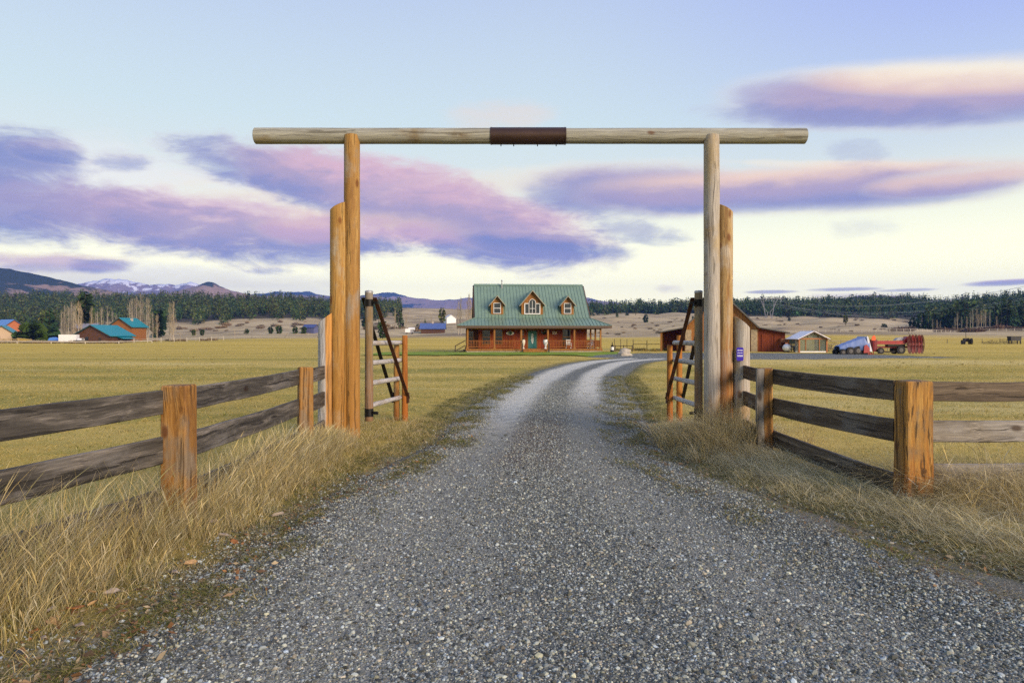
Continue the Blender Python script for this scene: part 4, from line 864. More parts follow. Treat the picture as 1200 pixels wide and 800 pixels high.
# dormers
def dormer(xc,w,z0,ze,zp,big):
    yf=(z0-EV)/sl_f+.02; y_e=(ze-EV)/sl_f; y_p=(zp-EV)/sl_f
    m=MB(); h=w/2
    vs=[(xc-h,yf,z0-.05),(xc+h,yf,z0-.05),(xc+h,yf,ze),(xc,yf,zp),(xc-h,yf,ze),(xc-h,y_e+.1,ze),(xc+h,y_e+.1,ze),(xc,y_p+.1,zp),(xc-h,yf+.05,z0-.1),(xc+h,yf+.05,z0-.1)]
    m.add(vs,[(0,1,2,3,4),(0,4,5,8),(1,9,6,2),(4,3,7,5),(3,2,6,7)]); dm=m.build('dormer',TRIM,hs)
    sd=(zp-ze)/h; o_=.28; m=MB(); zl=ze-o_*sd; tp=zp+.10
    yl=(zl+.1-EV)/sl_f
    for s in(-1,1):
        P=[(xc+s*(h+o_),yf-.35,zl+.10),(xc,yf-.35,tp),(xc,y_p+.15,tp),(xc+s*(h+o_),yl+.15,zl+.10)]
        if s>0: P=P[::-1]
        m.slab([Vector(p) for p in P],-.08 if (Vector(P[1])-Vector(P[0])).cross(Vector(P[2])-Vector(P[0])).z<0 else .08)
    m.build('dormer_roof',ROOF,dm)
    m=MB()
    for s in(-1,1): m.bar((xc+s*(h+o_),yf-.38,zl-.02),(xc,yf-.38,tp-.12),.05,.20,up=(0,1,0))
    m.build('gable_trim',plain('pale_trim',(.36,.30,.22),.6,0,.15),dm)
    y=yf-.012
    if not big:
        g,m=win(dm,'window',xc-.40,xc+.40,z0+.16,ze+.02,y,mull=1); m.build('window_frame',WHITE,dm)
    else:
        m=MB(); pts=[(xc-.34,z0+.18),(xc+.34,z0+.18)]+[(xc+.34*math.cos(R(a)),ze+.02+.42*math.sin(R(a))) for a in range(0,181,15)]
        m.prism(pts,y-.03,y+.02)
        for s in(-1,1): a=sorted((xc+s*.45,xc+s*.88)); m.b2((a[0],y-.03,z0+.18),(a[1],y+.02,ze-.05))
        m.build('window',GLASS,dm)
        m=MB(); P=[(xc-.40,z0+.18)]+[(xc+.40*math.cos(R(a)),ze+.02+.48*math.sin(R(a))) for a in range(180,-1,-15)]+[(xc+.40,z0+.18)]
        for a,b in zip(P[:-1],P[1:]): m.bar((a[0],y-.045,a[1]),(b[0],y-.045,b[1]),.05,.09,up=(0,1,0))
        for s in(-1,1):
            m.b2((xc+s*.90-.045,y-.07,z0+.10),(xc+s*.90+.045,y-.02,ze+.02)); a=sorted((xc+s*.46,xc+s*.855)); m.b2((a[0],y-.068,ze-.06),(a[1],y-.02,ze+.02))
        m.b2((xc-.95,y-.072,z0+.06),(xc+.95,y-.02,z0+.155)); m.b2((xc-.02,y-.05,z0+.16),(xc+.02,y-.032,ze+.3)); m.b2((xc-.33,y-.052,z0+.7),(xc+.33,y-.034,z0+.74))
        m.build('window_frame',WHITE,dm)
dormer(-4.15,1.45,4.42,5.75,6.62,False); dormer(0.0,2.55,4.42,5.75,7.25,True); dormer(4.2,1.45,4.42,5.75,6.62,False)

hM=Matrix.Translation(hs.location)@Matrix.Rotation(R(4.6),4,'Z')
def hloc(x,y,z): return hM@Vector((x,y,z))
def hthing(n,l,c,x,y,z,group=None): return thing(n,l,c,hloc(x,y,z),R(4.6),group)
o=hthing('wall_plaque','oval white plaque with dark green centre on the red wall left of the door','plaque',-2.65,-.05,2.25)
m=MB(); m.prism([(.46*math.cos(2*math.pi*i/20),.22*math.sin(2*math.pi*i/20)) for i in range(20)],-.05,0); m.build('plate',WHITE,o)
m=MB(); m.prism([(.20*math.cos(2*math.pi*i/16),.19*math.sin(2*math.pi*i/16)) for i in range(16)],-.07,-.052); m.build('centre_disc',plain('dark_green',(.03,.085,.04),.6),o)
o=hthing('wall_sign','small square pale sign on the red porch wall right of the door','sign',2.6,-.05,2.3)
m=MB(); m.b2((-.26,-.04,-.17),(.26,0,.17)); m.build('board',plain('cream_board',(.62,.50,.40),.6),o); m=MB()
for z_ in(.06,-.05): m.b2((-.18,-.048,z_-.02),(.18,-.042,z_+.02))
m.build('lettering',plain('faded_rust',(.36,.16,.10),.6),o)
o=hthing('hanging_basket','dark hanging flower basket under the porch eave right of the door','basket',1.15,-1.6,2.05)
m=MB(); m.lathe([(.08,0),(.22,.1),(.28,.28),(.26,.30)],n=12); m.build('pot',BLACK,o,smooth=True)
m=MB()
for i in range(3): a=i*2.09; m.tube((.26*math.cos(a),.26*math.sin(a),.29),(0,0,.86),.008,.008,4)
m.build('chain',BLACK,o)
m=MB(); rg=random.Random(5)
for i in range(70):
    v=Vector((rg.gauss(0,.22),rg.gauss(0,.22),.34+abs(rg.gauss(0,.14))-.25*rg.random())); a=Vector((rg.uniform(-1,1),rg.uniform(-1,1),rg.uniform(-1,1))).normalized()*.07; b=a.orthogonal().normalized()*.05; m.add([v-a,v-b,v+a,v+b],[(0,1,2,3)])
m.build('foliage',plain('dark_basket_leaf',(.03,.045,.02),.8),o)
for s,lb in((-1,'slim cream urn standing left of the green door steps'),(1,'round white urn standing right of the green door steps')):
    o=hthing('porch_urn',lb,'urn',s*1.28,-2.0,.462); k=.8 if s<0 else 1.15
    m=MB(); m.lathe([(.16*k,0),(.17*k,.06),(.07*k,.16),(.10*k,.30),(.24*k,.62),(.27*k,.85),(.21*k,1.0),(.25*k,1.06)],n=14); m.build('vase',plain('cream_glaze',(.62,.58,.46),.5) if s<0 else WHITE,o,smooth=True)
    m=MB(); rg=random.Random(8+s)
    for i in range(40):
        v=Vector((rg.gauss(0,.10*k),rg.gauss(0,.10*k),1.05+abs(rg.gauss(0,.12)))); a=Vector((rg.uniform(-1,1),rg.uniform(-1,1),rg.uniform(-.2,1))).normalized()*.07; b=a.orthogonal().normalized()*.04; m.add([v-a,v-b,v+a,v+b],[(0,1,2,3)])
    m.build('plant',plain('dark_basket_leaf',(.03,.045,.02),.8),o)
def chair(lb,x,y,rz):
    o=hthing('porch_chair',lb,'chair',x,y,.462); o.rotation_euler=(0,0,R(4.6)+rz)
    m=MB(); m.b2((-.28,-.28,.38),(.28,.25,.43)); m.build('seat',WHITE,o)
    m=MB(); [m.b2((-.27+i*.11,.25,.45),(-.19+i*.11,.29,1.0)) for i in range(5)]; m.b2((-.28,.252,.97),(.28,.288,1.03)); m.build('backrest',WHITE,o)
    for sx in(-1,1):
        m=MB(); m.b2((sx*.30-.03,-.28,.58),(sx*.30+.03,.28,.62)); m.build('arm',WHITE,o)
        for sy in(-1,1): m=MB(); m.b2((sx*.27-.025,sy*.25-.025,0),(sx*.27+.025,sy*.25+.025,.575 if sy<0 else .40)); m.build('leg',WHITE,o)
chair('white slatted chair on the porch under the right hand front window',4.15,-.7,0); chair('white slatted chair at the right end of the porch',6.7,-1.0,R(-50))
# ------------------------------------------------------------------ barn at the end of the drive
BX,BY=26.0,85.0; bz=float(zbase(np.array([BX]),np.array([BY]))[0])
BRED=wood('barn_red_boards',(.15,.025,.008),(.235,.043,.012),(.30,.07,.02),'Z',greyamt=0,cracks=.3,knots=False,k=.5); BORG=wood('barn_gable_boards',(.28,.10,.022),(.40,.165,.04),(.48,.24,.07),'Z',greyamt=0,cracks=.3,knots=False,k=.5)
BROOF=plain('dull_barn_roof',(.115,.11,.095),.55,.2,.2,1.5); RSTONE=plain('tan_stone',(.36,.28,.17),.85,0,.4,4)
bn=thing('barn','red barn with a steep gabled middle bay and lean to wings behind the right gatepost','barn',(BX,BY,bz),R(-15))
hb,eb,pb,Lb=4.4,3.15,7.55,13.0
m=MB(); m.prism([(-hb,-.3),(hb,-.3),(hb,eb),(0,pb-.12),(-hb,eb)],0,Lb); x=-hb+.2
while x<hb: m.b2((x,-.02,.0),(x+.035,-.002,eb+(pb-.3-eb)*(1-abs(x)/hb))); x+=.32
m.build('wall',BORG,bn)
m=MB()
for s in(-1,1):
    o_=.30; sl_b=(pb-eb)/hb; P=[(0,-.6,pb),(s*(hb+.12),-.6,eb-.12*sl_b+.0),(s*(hb+.12),Lb+.5,eb-.12*sl_b),(0,Lb+.5,pb)]
    n_=(Vector(P[1])-Vector(P[0])).cross(Vector(P[2])-Vector(P[0])); P=P if n_.z>0 else P[::-1]; m.slab(P,.16)
m.build('roof',BROOF,bn)
for s in(-1,1):
    m=MB(); P=[(s*(hb-.05),-.6,eb-.05),(s*8.0,-.6,2.42),(s*8.0,Lb+.5,2.42),(s*(hb-.05),Lb+.5,eb-.05)]
    n_=(Vector(P[1])-Vector(P[0])).cross(Vector(P[2])-Vector(P[0])); P=P if n_.z>0 else P[::-1]; m.slab(P,.14); m.build('wing_roof',BROOF,bn)
m=MB(); m.prism([(hb+.004,-.3),(7.5,-.3),(7.5,2.38),(hb+.004,2.9)],.05,Lb-.1); o=m.build('wing_wall',BRED,bn)
for a,b in((4.75,6.15),(6.19,7.3)):
    m=MB(); m.b2((a,-.0,.02),(b,.045,2.2)); m.b2((a+.06,-.03,.1),(a+.16,-.0,2.1)); m.b2((b-.16,-.03,.1),(b-.06,-.0,2.1)); m.build('wing_door',BRED,o)
m=MB(); m.b2((3.55,-.16,-.2),(4.28,-.025,2.75)); m.build('stone_pier',RSTONE,bn)
m=MB(); m.b2((-3.55,-.16,-.2),(-4.28,-.025,2.75)); m.build('stone_pier',RSTONE,bn)
m=MB(); m.b2((-1.9,-.08,-.05),(3.3,-.03,2.75)); m.build('bay_door',DARKW,bn)
m=MB(); m.prism([(-7.4,-.3),(-hb-.004,-.3),(-hb-.004,2.9),(-7.4,2.38)],5.0,Lb-.1); m.build('wing_wall',BRED,bn)
for y in(-.35,3.5): 
    m=MB(); m.b2((-7.35,y,-.3),(-7.12,y+.22,2.42)); m.build('post',TRIM,bn)
# things beside the barn
def at(x,y):  # base of something whose foot is at photo column x and depth y
    X=px(x,y); return (X,y,z1(X,y))
o=thing('utility_trailer','low rust brown stock trailer parked at the right end of the barn','trailer',at(921,84))
m=MB(); m.b2((-1.0,-1.2,.55),(1.0,1.2,.72)); m.build('bed',DARKW,o)
m=MB(); m.b2((-1.05,-1.25,1.15),(1.05,-1.2,1.65)); m.b2((-1.05,1.2,.75),(1.05,1.25,1.65)); m.b2((-1.1,-1.2,.75),(-1.05,1.2,1.65)); m.build('side_panel',plain('rust_panel',(.26,.10,.045),.7,0,.3),o)
for sx in(-1,1):
    m=MB(); m.tube((sx*1.0,0,.32),(sx*1.18,0,.32),.33,.33,16); w_=m.build('wheel',BLACK,o,smooth=True); m=MB(); m.tube((sx*1.10,0,.32),(sx*1.2,0,.32),.16,.16,12); m.build('rim',STEEL,w_)
o=thing('round_tank','round white tank standing in front of the brown trailer','tank',at(922,80.5))
m=MB(); m.lathe([(.0,.08),(.24,.12),(.42,.26),(.5,.5),(.48,.62),(.36,.84),(.15,.95),(0,.97)],n=18); m.build('shell',WHITE,o,smooth=True)
m=MB(); m.b2((-.3,-.3,-.1),(.3,.3,.1)); m.build('base',BLACK,o)
o=thing('teal_box','teal painted cabinet on legs between trailer and glass shed','cabinet',at(929.5,82.5))
m=MB(); m.b2((-.42,-.3,1.0),(.32,.3,1.62)); m.build('body',plain('teal_paint',(.03,.22,.24),.5),o)
for a in(-.36,.26):
    m=MB(); m.b2((a,-.25,-.1),(a+.08,-.17,1.0)); m.build('leg',DARKW,o)
o=thing('white_post','plain white post at the left corner of the glass shed','post',at(933.2,80)); m=MB(); m.b2((-.11,-.11,-.2),(.11,.11,1.72)); m.build('shaft',WHITE,o); m=MB(); m.b2((-.15,-.15,1.722),(.15,.15,1.78)); m.build('cap',WHITE,o)
# glazed garden shed
GREENG=plain('green_glass',(.14,.18,.16),.15,0,.35,1.5,.6); GREENG.node_tree.nodes['Principled BSDF'].inputs['Alpha'].default_value=.45; OST=plain('orange_stain',(.36,.13,.04),.6,0,.2)
sh=thing('glass_shed','small glazed garden shed with orange timber frame and white roof','shed',at(952.5,79),R(2))
h=1.62; m=MB(); m.b2((-h+.06,-.02,.16),(h-.06,0.02,1.58)); m.prism([(-h+.1,1.60),(h-.1,1.60),(0,2.32)],-.02,.02); m.b2((-h+.03,.1,.16),(-h+.06,2.6,1.58)); m.b2((h-.06,.1,.16),(h-.03,2.6,1.58)); m.build('glazing',GREENG,sh)
m=MB()
for a in(-h,h): m.box((a,-.03,.78),(.15,.15,1.72)); m.box((a,2.7,.78),(.15,.15,1.72))
m.box((0,-.04,1.58),(2*h-.16,.1,.14)); [m.box((a,-.05,.87),(.07,.07,1.28)) for a in(-.85,.75)]; m.build('frame',OST,sh)
m=MB(); m.b2((-h+.08,-.07,.0),(h-.08,-.025,.14)); m.build('sill',WHITE,sh)
m=MB(); m.slab([(-h-.28,-.35,1.50),(0,-.35,2.42),(0,3.0,2.42),(-h-.28,3.0,1.50)][::-1],.07); m.slab([(0.003,-.35,2.42),(h+.28,-.35,1.50),(h+.28,3.0,1.50),(.003,3.0,2.42)][::-1],.07); m.build('roof',plain('white_roofing',(.78,.75,.76),.5,0,.1),sh)
m=MB()
for s in(-1,1): m.bar((s*(h+.28),-.38,1.44),(0,-.38,2.36),.05,.15,up=(0,1,0))
m.bar((-.6,-.06,1.68),(-.6,-.06,2.02),.05,.06); m.bar((.6,-.06,1.68),(.6,-.06,2.02),.05,.06); m.build('gable_trim',FASC,sh)
# brush heap behind the shed
BRUSH=plain('brush_twigs',(.10,.07,.05),.85,0,.4,6)
def twigpile(name,lb,cat,loc,w,h,n,mat,seed):
    rg=random.Random(seed); m=MB()
    for i in range(n):
        a=rg.uniform(0,6.28); r=rg.random()**.5*w; p=Vector((r*math.cos(a),r*math.sin(a)*.6,rg.random()*h*(1-r/w*.7))); d=Vector((rg.gauss(0,1),rg.gauss(0,1),rg.gauss(.2,.6))).normalized()*rg.uniform(.3,.8)
        m.tube(p-d*.5,p+d*.5,.02,.008,3,caps=False)
    o=m.build(name,mat); o.location=loc; return tag(o,lb,cat)
twigpile('brush_heap','heap of dark brushwood behind the right side of the glass shed','brush heap',at(973,86),1.3,1.9,170,BRUSH,4)
# rail corral between shed and machines
def postrail(name,lb,pts,sp,h,rails,mat,pw=.11,rw=.09,cat='fence',group=None,flat=False):
    o=thing(name,lb,cat,(pts[0][0],pts[0][1],z1(*pts[0])),0,group); zb=o.location.z
    for a,b in zip(pts[:-1],pts[1:]):
        L=math.hypot(b[0]-a[0],b[1]-a[1]); n=max(1,round(L/sp)); last=None
        for i in range(n+1):
            t=i/n; x=a[0]+(b[0]-a[0])*t; y=a[1]+(b[1]-a[1])*t; z=z1(x,y); q=Vector((x-o.location.x,y-o.location.y,z-zb))
            if i<n or b is pts[-1]:
                m=MB(); m.tube(q-Vector((0,0,.2)),q+Vector((0,0,h)),pw/2,pw/2*.9,6); m.build('post',mat,o)
            if last is not None and rails:
                m=MB()
                for r_ in rails: m.tube(last+Vector((0,0,r_)),q+Vector((0,0,r_)),rw/2,rw/2,5)
                m.build('rail',mat,o)
            last=q
    return o
GREYW=plain('grey_timber',(.21,.18,.14),.8,0,.3,4); DARKP=plain('dark_post',(.07,.055,.045),.8,0,.3,4); PALEP=plain('pale_rail',(.50,.45,.36),.7,0,.2,3)
postrail('corral_fence','grey rail corral fence behind the blue tarp and red machine',[(px(969,88),88),(px(1018,90),90),(px(1062,92),92)],2.6,1.45,(.45,.9,1.3),GREYW)
# ------------------------------------------------------------------ farm machines
TARP=plain('blue_tarp',(.13,.20,.42),.45,0,.18,1.6,.5); MRED=plain('machine_red',(.27,.012,.016),.45,.1,.3,3,.5); ORG=plain('hazard_orange',(.75,.10,.015),.5,0,.1)
TYRE=plain('tyre_rubber',(.014,.014,.015),.8,0,.2)
RIM=plain('dull_rim',(.10,.095,.09),.6,.3,.3)
def wheel(par,x,y,z,r,w,rim=RIM):
    m=MB(); m.tube((x,y-w/2,z),(x,y+w/2,z),r,r,20); 
    for i in range(20): a=2*math.pi*i/20; m.box((x+r*math.cos(a),y,z+r*math.sin(a)),(.05,w*.96,.05))
    o=m.build('wheel',TYRE,par,smooth=True); m=MB(); m.tube((x,y-w/2-.02,z),(x,y+w/2+.02,z),r*.5,r*.5,14); m.tube((x,y-w/2-.05,z),(x,y+w/2+.05,z),r*.16,r*.16,8); m.build('rim',rim,o); return o
tr=thing('covered_tractor','farm tractor under a pale blue tarpaulin, red nose showing at its right','tractor',at(998,72),R(3))
m=MB(); nU,nV=22,10; vs=[]
for i in range(nU+1):
    t=i/nU; x=-1.62+3.0*t; top=.95+1.08*t**1.0 if t<.82 else .95+1.08*.82+.12-(t-.82)*1.1; hw=.55+.45*t; drop=.62-.05*t if t<.6 else .55+ .25*(t-.6)
    for j in range(nV+1):
        s=-1+2*j/nV; y=hw*max(-1,min(1,s*1.35)); k=max(0,abs(s)-.62)/.38; z=top-.10*abs(s)-k*(top-drop)+.06*mnoise.noise(Vector((x*2,s*4,1)))+.03*mnoise.noise(Vector((x*6,s*9,5)))
        vs.append((x+.03*mnoise.noise(Vector((z*5,s*5,2))),y*(1+.06*mnoise.noise(Vector((x*5,z*4,3)))),z))
fs=[(i*(nV+1)+j,i*(nV+1)+j+1,(i+1)*(nV+1)+j+1,(i+1)*(nV+1)+j) for i in range(nU) for j in range(nV)]; m.add(vs,fs); o=m.build('tarpaulin',TARP,tr,smooth=True); sd_=o.modifiers.new('s','SOLIDIFY'); sd_.thickness=.012
m=MB(); m.prism([(1.30,.5),(1.55,.35),(1.68,.42),(1.42,1.35),(1.22,1.95),(1.10,1.98)],-.95,.95); m.build('tarp_end_flap',plain('white_canvas',(.62,.62,.66),.6,0,.1),tr)
m=MB(); m.prism([(.72,.25),(1.34,.25),(1.38,.7),(1.05,1.1),(.8,1.0)],-1.02,-.955); m.b2((.5,-.5,.35),(1.3,.5,.9)); m.build('hood',MRED,tr)
m=MB(); m.b2((-1.4,-.35,.45),(.7,.35,.8)); m.build('chassis',BLACK,tr)
for x,r in((-1.35,.30),(-.55,.42),(.25,.46),(.95,.40)):
    for y in(-.72,.72): wheel(tr,x,y,r,r,.28,MRED if x>.9 else RIM)
rk=thing('red_implement','long red farm implement with large tined wheel rake at its right end','farm machine',at(1050,72.5),R(-2))
m=MB(); m.b2((-2.35,-.45,1.02),(.55,.35,1.38)); m.prism([(.55,1.0),(1.05,1.2),(1.05,1.85),(.55,1.40)],-.4,.4); m.build('body',MRED,rk)
m=MB(); m.b2((-2.5,-.5,.28),(-2.2,.5,1.5)); m.b2((-2.4,-.1,.62),(1.2,.1,.80)); m.bar((-2.3,0,.30),(-.9,0,.2),.5,.14); m.build('frame',plain('dull_red',(.17,.018,.02),.6,0,.3),rk)
m=MB(); m.b2((-2.1,-.62,.16),(-.4,-.56,.28)); m.b2((-1.0,-.3,.78),(.8,.3,.98)); m.build('skid',BLACK,rk)
wheel(rk,.15,-.65,.42,.42,.26); wheel(rk,.15,.65,.42,.42,.26); wheel(rk,-1.9,-.6,.32,.32,.22)
m=MB(); m.prism([(-.2,1.42),(.5,1.42),(.62,1.75),(.1,1.68)],-.3,.3); m.build('seat_cowl',plain('grey_cowl',(.30,.29,.31),.5),rk)
for k,(x,y) in enumerate(((1.05,-.55),(1.42,-.45),(1.8,-.35),(2.18,-.25),(2.5,-.15))):
    m=MB(); r=1.0; zc=1.02
    for i in range(28):
        a=2*math.pi*i/28; p=(x+.12*math.sin(3*a),y,zc)
        m.tube((x+.16*math.cos(a),y-.02,zc+.16*math.sin(a)),(x+.27*r*math.cos(a),y-.12-.10,zc+r*math.sin(a)),.034,.022,4)
    for rr2 in(.45,.97):
        for i in range(28):
            a,b=2*math.pi*i/28,2*math.pi*(i+1)/28; q=.27; m.tube((x+rr2*q*math.cos(a),y-.1*rr2-.1*rr2,zc+rr2*math.sin(a)),(x+rr2*q*math.cos(b),y-.2*rr2,zc+rr2*math.sin(b)),.028,.028,4)
    m.tube((x,y-.15,zc),(x,y+.1,zc),.17,.17,10); m.bar((x,y+.05,zc),(1.0,.2,1.0),.07,.07); m.build('rake_wheel',plain('rake_red',(.20,.012,.014),.6,0,.3) if k%2 else plain('dark_rake_red',(.09,.014,.012),.6,0,.3),rk)
m=MB(); [m.tube((1.45+.28*i,0,1.9),(1.30+.35*i,.05,2.35-.1*i),.02,.012,5) for i in range(3)]; m.build('lift_rod',BLACK,rk)
o=thing('marker_flag','orange hazard panel on a pole at the left end of the red implement','marker',at(1023.5,71.6)); m=MB(); m.tube((0,0,-.1),(0,0,1.5),.035,.03,6); m.build('pole',MRED,o); m=MB(); m.prism([(-.2,1.42),(.2,1.42),(.24,1.75),(.08,1.98),(-.16,1.8)],-.03,.03); m.build('panel',ORG,o)
o=thing('red_hitch','low red hitch frame standing between tarpaulin and red implement','hitch',at(1017.5,71.8))
m=MB()
for a,b in(((-.35,0,.0),(0,0,1.0)),((.35,0,.0),(0,0,1.0)),((-.25,0,.3),(.25,0,.3)),((-.18,0,.6),(.18,0,.6)),((0,-.3,0),(0,0,1.0))): m.tube(a,b,.05,.05,6)
m.build('a_frame',MRED,o); m=MB(); m.b2((-.45,-.1,-.05),(.45,.1,.06)); m.build('foot',MRED,o)
# far right: small purple tractor and a black feed bunk
st=thing('small_tractor','tiny dark purple tractor with upright exhaust far out in the right field','tractor',at(1133,165),R(70))
PUR=plain('purple_paint',(.055,.03,.12),.5,0,.2); m=MB(); m.b2((-.55,-.4,.7),(1.25,.4,1.35)); m.build('hood',PUR,st); m=MB(); m.b2((-1.0,-.5,.6),(-.5,.5,1.05)); m.b2((-1.1,-.3,1.052),(-.98,.3,1.5)); m.build('seat',BLACK,st)
m=MB(); m.tube((.8,0,1.3),(.8,0,2.9),.07,.06,6); m.build('exhaust',BLACK,st)
for x,r in((-.75,.72),(1.0,.48)):
    for y in(-.75,.75): wheel(st,x,y,r,r,.36)
fb=thing('feed_bunk','black feed bunk on short legs at the far right edge of the field','feeder',at(1188.5,165),R(4))
m=MB(); m.prism([(-1.25,.75),(1.25,.75),(1.35,1.75),(-1.35,1.75)],-.6,.6); m.b2((-1.4,-.65,1.752),(1.45,.65,1.84)); m.build('trough',plain('black_tub',(.012,.012,.014),.6),fb)
for a in(-1.0,1.2):
    for b in(-.45,.45): m=MB(); m.b2((a-.12,b-.08,-.15),(a+.12,b+.08,.75)); m.build('leg',BLACK,fb)
twigpile('hay_windrow','low dark windrow of old hay left of the black feed bunk','hay',at(1172,166),4.2,1.5,420,plain('old_hay',(.11,.085,.045),.9,0,.3),6)
# yard fence, pump and boulders right of the house
postrail('stake_fence','thin dark stake fence with a sloping rail between house and barn',[(px(720,90),90),(px(742,91),91)],.85,1.55,(),DARKP,.08)
postrail('paddock_fence','thin dark two rail paddock fence behind the gravel yard',[(px(742,93),93),(px(790,94),94)],2.3,1.35,(.85,),DARKP,.10,.08)
postrail('hog_pen_fence','dark low rails sloping down behind the boulder heap',[(px(721,86),86),(px(741,83),83)],2.2,.8,(.7,),DARKP,.10,.08)
o=thing('well_pump','white and black well cap standing on the lawn right of the house','pump',at(717.5,79)); m=MB(); m.lathe([(.24,-.05),(.24,.25),(.20,.30)],n=12); m.build('base',BLACK,o,smooth=True)
m=MB(); m.lathe([(.19,.30),(.19,.62),(.15,.66)],n=12); m.build('body',WHITE,o,smooth=True); m=MB(); m.lathe([(.17,.66),(.17,.80),(.06,.90),(.04,1.2)],n=12); m.build('cap',BLACK,o,smooth=True)
ROCK=plain('field_boulder',(.36,.32,.25),.9,0,.3,2)
def boulder(loc,s,lb,seed,grp=None):
    bm=bmesh.new(); bmesh.ops.create_icosphere(bm,subdivisions=2,radius=1)
    for v in bm.verts: v.co*=1+.28*mnoise.noise(v.co*1.3+Vector((seed*7,0,0))); v.co=Vector((v.co.x*s[0],v.co.y*s[1],v.co.z*s[2]))
    me=bpy.data.meshes.new('boulder'); bm.to_mesh(me); bm.free(); me.materials.append(ROCK); o=bpy.data.objects.new('boulder',me); COL.objects.link(o); o.location=loc; return tag(o,lb,'boulder',grp)
for i,(x,d,s) in enumerate(((728.5,66,.45),(731,65.6,.5),(734,66.2,.42),(736.5,66,.38),(732.5,67,.55),(729.5,67,.4))):
    p=at(x,d); boulder((p[0],p[1],p[2]+s*.35+(.25 if i==4 else 0)),(s,s*.8,s*.75),'pale boulder in the little heap where the drive bends past the lawn',i,'boulders heaped at the bend of the drive')
# ------------------------------------------------------------------ far farms
TEALR=plain('teal_roof',(.0,.20,.24),.45,.1,.12,1,.5); LOGW=plain('log_brown',(.085,.036,.015),.75,0,.3,1.5); LOGO=plain('log_orange',(.25,.095,.020),.7,0,.25,1.5); LOGD=plain('log_dark',(.045,.03,.025),.75,0,.3,1.5)
def gable(name,lb,cat,loc,rz,w,L,e,p,roofm,wallm,ov=.7,win_=(),door_=True,frontm=None):
    """gable end faces -y in its own frame"""
    o=thing(name,lb,cat,loc,rz); m=MB(); m.b2((-w/2,.02,-.6),(w/2,L,e)); m.prism([(-w/2+.01,e),(w/2-.01,e),(0,p-.12)],.03,L-.01); wl=m.build('wall',wallm,o)
    if frontm: m=MB(); m.prism([(-w/2+.02,-.6),(w/2-.02,-.6),(w/2-.02,e),(0,p-.15),(-w/2+.02,e)],-.05,.017); m.build('gable_front',frontm,o)
    m=MB(); sl=(p-e)/(w/2)
    for s in(-1,1):
        P=[(0,-ov,p),(s*(w/2+ov),-ov,e-ov*sl),(s*(w/2+ov),L+ov,e-ov*sl),(0,L+ov,p)]
        n_=(Vector(P[1])-Vector(P[0])).cross(Vector(P[2])-Vector(P[0])); P=P if n_.z>0 else P[::-1]; m.slab(P,.28)
    m.build('roof',roofm,o)
    m=MB()
    for s in(-1,1): m.bar((0,-ov-.05,p-.25),(s*(w/2+ov),-ov-.05,e-ov*sl-.25),.10,.5,up=(0,1,0))
    m.build('barge_board',FASC,o)
    for x0,x1,z0,z1_ in win_: m=MB(); m.b2((x0,-.12,z0),(x1,-.06,z1_)); m.build('window',GLASS,o)
    if door_: m=MB(); m.b2((w*.18,-.12,0),(w*.18+1.2,-.06,2.3)); m.build('door',DARKW,o)
    return o
D1=285
def fat(x,d,dz=0): X=px(x,d); return (X,d,z1(X,d)+dz)
k1=D1/800
f1=gable('log_barn','low brown log barn with a bright teal roof in the left distance','barn',fat(108,D1),R(-4),15.5,15,3.6,7.7,TEALR,LOGW,1.2,((-3,-1.6,1.2,2.6),),True,LOGW)
m=MB(); m.slab([(8.2,4,2.7),(8.2,12,2.7),(11.2,12,1.9),(11.2,4,1.9)][::-1],.2); m.build('awning',TEALR,f1)
f2=gable('log_house','taller orange log house with teal roof behind the brown log barn','house',fat(141,D1+24),R(-4),10.5,11,7.6,11.2,TEALR,LOGO,1.0,((-2.5,-1.2,4.5,6),(1.2,2.5,4.5,6)),False,LOGO)
m=MB(); m.b2((1.5,5,9.0),(2.3,5.8,11.0)); m.build('chimney',STONE_F,f2)
f3=gable('cottage','cream cottage with a teal roof at the far left edge','cottage',fat(2,300),R(25),9,10,4.2,7.5,TEALR,plain('cream_wall',(.46,.34,.22),.7),.8,((-2,-.6,1.2,2.6),),False)
gable('blue_roof_house','house with a sky blue roof behind the cream cottage','house',fat(16,335,1.5),R(60),8,12,6.5,9.5,plain('blue_roof',(.09,.22,.50),.5),plain('rust_wall',(.40,.13,.05),.7),.6,(),False)
gable('grey_shed','grey roofed shed behind the brown log barn','shed',fat(116,D1+60,2.0),R(80),8,13,5.2,7.5,plain('grey_roof',(.24,.24,.28),.5),LOGW,.5,(),False)
# vehicles and yard things on the left
bt=thing('box_trailer','long plain white box trailer in the yard left of the brown log barn','trailer',fat(81,D1-8),R(4)); m=MB(); m.b2((-3.5,-1.15,.75),(3.4,1.15,3.5)); m.build('box',WHITE,bt); m=MB(); m.b2((-3.3,-1,.5),(4.4,1,.748)); m.build('chassis',BLACK,bt)
for x in(-.8,.4):
    for y in(-1,1): wheel(bt,x,y,.45,.45,.3)
pk=thing('pickup_truck','white topped dark pickup parked beside the brown log barn','truck',fat(94.5,D1-9),R(86)); m=MB(); m.prism([(-2.5,.6),(2.5,.6),(2.5,1.15),(-2.5,1.25)],-.95,.95); m.build('body',plain('dark_paint',(.02,.022,.025),.3,.2,.1),pk)
m=MB(); m.prism([(-.9,1.24),(1.3,1.2),(.8,2.0),(-.6,2.05)],-.85,.85); cb_=m.build('cab',WHITE,pk); m=MB(); m.prism([(-.7,1.4),(1.0,1.38),(.7,1.85),(-.5,1.88)],-.87,.87); m.build('window',GLASS,cb_)
for x in(-1.6,1.6):
    for y in(-.85,.85): wheel(pk,x,y,.4,.42,.28)
